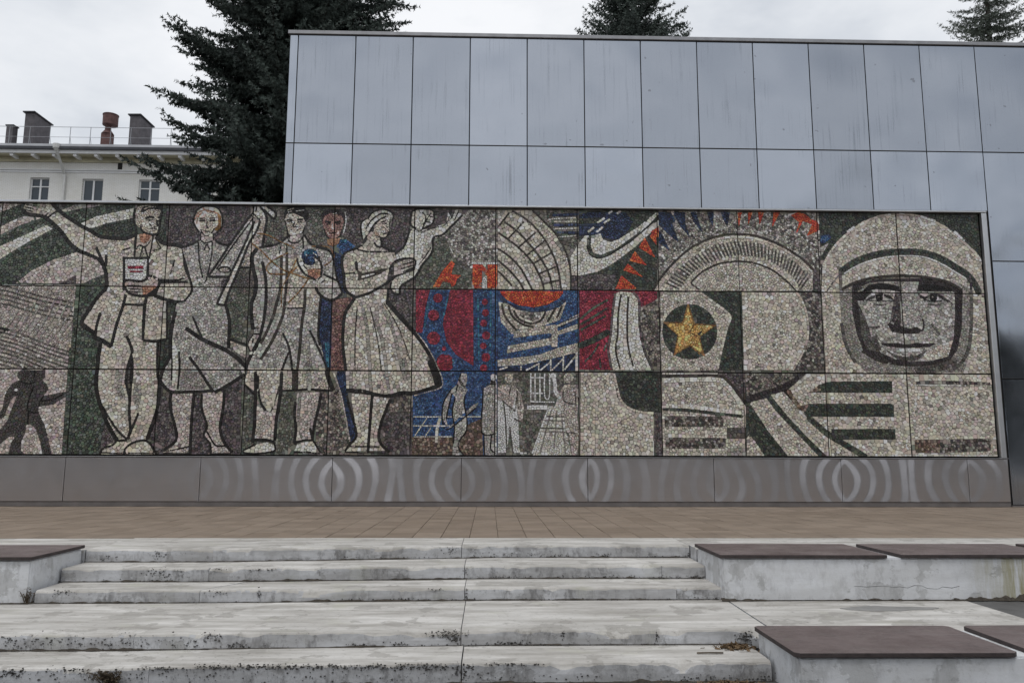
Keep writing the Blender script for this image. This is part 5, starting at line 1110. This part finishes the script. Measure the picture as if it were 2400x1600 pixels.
# ---- dirt, weeds, litter ------------------------------------------------------------------------------------
dm = MB()
def dirt_line(x0, x1, y, z, amp, thr, seed):
    n = int((x1-x0)/.02); prev = None
    for i in range(n+1):
        x = x0+(x1-x0)*i/n; h = (max(0, fb(x*2.3, seed)-thr)*amp+.0065)*max(.25, fb(x*13, seed+4)*1.9-.45)
        d = .004+h*.9
        y_ = y; y = y-BEND.get(y, 0)*min(1, max(0, -x/2.6))**.8
        cur = (len(dm.v), h > .0015)
        dm.v += [(x, y-d, z+.0008), (x, y-.001-.25*d, z+h*.65+.001), (x, y+.008, z+h+.001)]; y = y_
        if prev and (prev[1] or cur[1]):
            a, b = prev[0], cur[0]; dm.f += [(a, b, b+1, a+1), (a+1, b+1, b+2, a+2)]
        prev = cur
dirt_line(XL, XR, NY[0], LV[1]+.003, .040, .42, 1); dirt_line(XL, XR, NY[1], LV[2]+.003, .045, .38, 2); dirt_line(XL, XR, NY[2], LV[3]+.003, .045, .30, 3)
dirt_line(-5, XR2, NY[3], LV[4]+.003, .045, .36, 4); dirt_line(-5, XR2, NY[4], GZ+.001, .05, .30, 5); dirt_line(XR, 9, -7.235, LV[3]+.003, .06, .36, 6); dirt_line(4.0, 9, -7.24, LV[3]+.004, .16, .22, 8)
dirt_line(-9, XL, -7.285, LV[3]+.003, .06, .38, 7)
tag(dm.build('dirt', M_['earth']), 'dark dirt and moss gathered along the feet of the steps', 'dirt', kind='stuff')
# black lichen flakes and moss bands on the risers, where the photograph shows them
lm = MB(); lr = random.Random(12)
def lichen(tile, riser, zx0, zx1, zy0, zy1, n, big=1.0):
    for k in range(int(n*.9)):
        px = tile+lr.gauss((zx0+zx1)/2, (zx1-zx0)*.30)/2.904 if zx1-zx0 < 500 else tile+lr.uniform(zx0, zx1)/2.904
        py = 1060+lr.gauss((zy0+zy1)/2, (zy1-zy0)*.30)/2.904
        Y0 = NY[riser]; p = ray_on(px, py, Y=Y0); Y1 = Y0-BEND[Y0]*min(1, max(0, -p.x/2.6))**.8
        p = ray_on(px, py, Y=Y1-.0045); s_ = .0012+.0055*lr.random()**2.2; m_ = lr.randint(4, 6); a0 = lr.random()*6
        pts_ = [(p.x+math.cos(a0+6.283*e/m_)*s_*lr.uniform(.7, 1.7), p.y, p.z+math.sin(a0+6.283*e/m_)*s_*lr.uniform(.5, 1.0)) for e in range(m_)]
        lm.prism(pts_, (0, .006, 0))
for a in ((0,0,1010,1170,662,720,40),(0,0,660,780,700,732,30),(0,1,960,1260,790,865,80),(0,1,1440,1530,788,806,18),(0,1,1690,1860,786,806,30),(0,1,820,1250,864,880,60),(0,2,340,520,935,975,45),(0,2,1420,1580,935,970,35),(0,2,1750,1772,935,1020,25),(0,2,400,1700,1018,1032,90),
          (0,3,0,560,1240,1345,130),(0,3,560,1400,1240,1345,150),(0,3,1380,1500,1225,1275,60),(0,3,1500,1720,1295,1340,60),(0,4,20,160,1480,1530,60),(0,4,300,700,1465,1500,60),(0,4,1320,2323,1440,1475,330),(0,4,900,1320,1455,1480,60),(0,4,0,2300,1480,1565,160),
          (800,0,700,815,640,685,50),(800,0,900,1550,685,712,130),(800,0,1730,1850,688,710,40),(800,0,2000,2320,700,716,60),(800,0,0,900,706,716,40),(800,1,850,1310,840,858,80),(800,1,1470,2320,838,858,170),(800,1,830,860,770,858,20),(800,2,0,2320,992,1008,230),(800,2,840,862,918,1000,25),(800,2,590,720,925,945,25),
          (800,3,600,835,1210,1260,170),(800,3,740,800,1255,1285,60),(800,3,330,450,1290,1312,35),(800,3,1030,1310,1285,1308,70),(800,3,1500,1520,1212,1280,22),(800,3,2138,2154,1212,1285,25),(800,3,0,2320,1300,1316,120),(800,4,0,900,1438,1480,320),(800,4,770,860,1470,1520,70),(800,4,900,1300,1430,1450,80),(800,4,0,2320,1500,1566,130),
          (1600,0,0,95,690,716,60),(1600,0,60,95,650,700,40),(1600,1,0,170,835,862,90),(1600,2,0,330,985,1012,60),(1600,3,380,480,1230,1300,90),(1600,4,0,640,1520,1568,140)): lichen(*a)
tag(lm.build('lichen', simple('black lichen', (.060, .056, .052), .95, 0, .5, 60, .3)), 'black lichen flecks and moss bands on the step risers', 'lichen', kind='stuff')
def litter(name, label, c, rx, ry_, n, seed):
    r_ = random.Random(seed); mb = MB()
    for k in range(n):
        a, d = r_.uniform(0, 6.28), abs(r_.gauss(0, .5)); x, y = c[0]+math.cos(a)*d*rx, c[1]+math.sin(a)*d*ry_; z = c[2]+.004+r_.random()*.022*math.exp(-d*d*2)
        u = Vector((r_.gauss(0, 1), r_.gauss(0, 1), r_.gauss(0, .45))).normalized()*r_.uniform(.012, .03); w2 = Vector((r_.gauss(0, 1), r_.gauss(0, 1), r_.gauss(0, .45))).normalized()*r_.uniform(.006, .014)
        p = Vector((x, y, z)); mb.add([p-u, p+w2, p+u, p-w2], [(0, 1, 2, 3)])
    tag(mb.build(name, M_['litter']), label, 'leaves', kind='stuff')
litter('leaf_litter', 'brown leaf litter heaped where the bottom step meets the low wall', (1.73, -8.43, LV[4]), .16, .08, 420, 3)
litter('leaf_litter', 'brown leaf litter on the ground below the bottom step', (1.55, -8.87, GZ), .35, .05, 300, 4)
tag(MB().tube([(1.42, -8.60, LV[4]+.008), (1.50, -8.605, LV[4]+.010), (1.60, -8.60, LV[4]+.008)], .006, 6).build('stick', M_['straw']), 'short dark stick lying on the bottom step', 'stick')
def weed(label, base, n, hgt, spread, seed, mat, back=0):
    r_ = random.Random(seed); t = empty('weed', base); tag(t, label, 'weed'); mb = MB(); lf = MB()
    for k in range(n):
        a = r_.uniform(0, 6.28); s_ = spread*r_.random()**.5; h_ = hgt*r_.uniform(.4, 1)
        tip = Vector((math.cos(a)*s_, -abs(math.sin(a))*s_-.005, h_)); mid = tip*.5+Vector((0, 0, h_*.15)); st = Vector((r_.gauss(0, spread*.25), 0, 0))
        mb.tube([st, st+mid, st+tip], [.003, .002, .001], 4, False)
        for e in range(4):
            p = st+mid+(tip-mid)*r_.random(); u = Vector((r_.gauss(0, 1), r_.gauss(0, .6), r_.gauss(0, .8))).normalized()*r_.uniform(.01, .024); v2 = Vector((r_.gauss(0, 1), r_.gauss(0, 1), r_.gauss(0, 1))).normalized()*.006
            lf.add([p, p+u*.5+v2, p+u, p+u*.5-v2], [(0, 1, 2, 3)])
    mb.build('stalks', mat, t); lf.build('leaves', mat, t)
wp = ray_on(262, 1592, Y=NY[4]-.11); weed('withered dark brown weed clump against the bottom riser', (wp.x, NY[4]-.108, max(wp.z-.02, GZ)), 90, .085, .10, 5, M_['straw'])
wp = ray_on(66, 1400, Y=-7.30); weed('thin dry weed in the gap at the corner of the low wall', (wp.x, -7.30, -.335), 16, .15, .05, 6, M_['straw'])
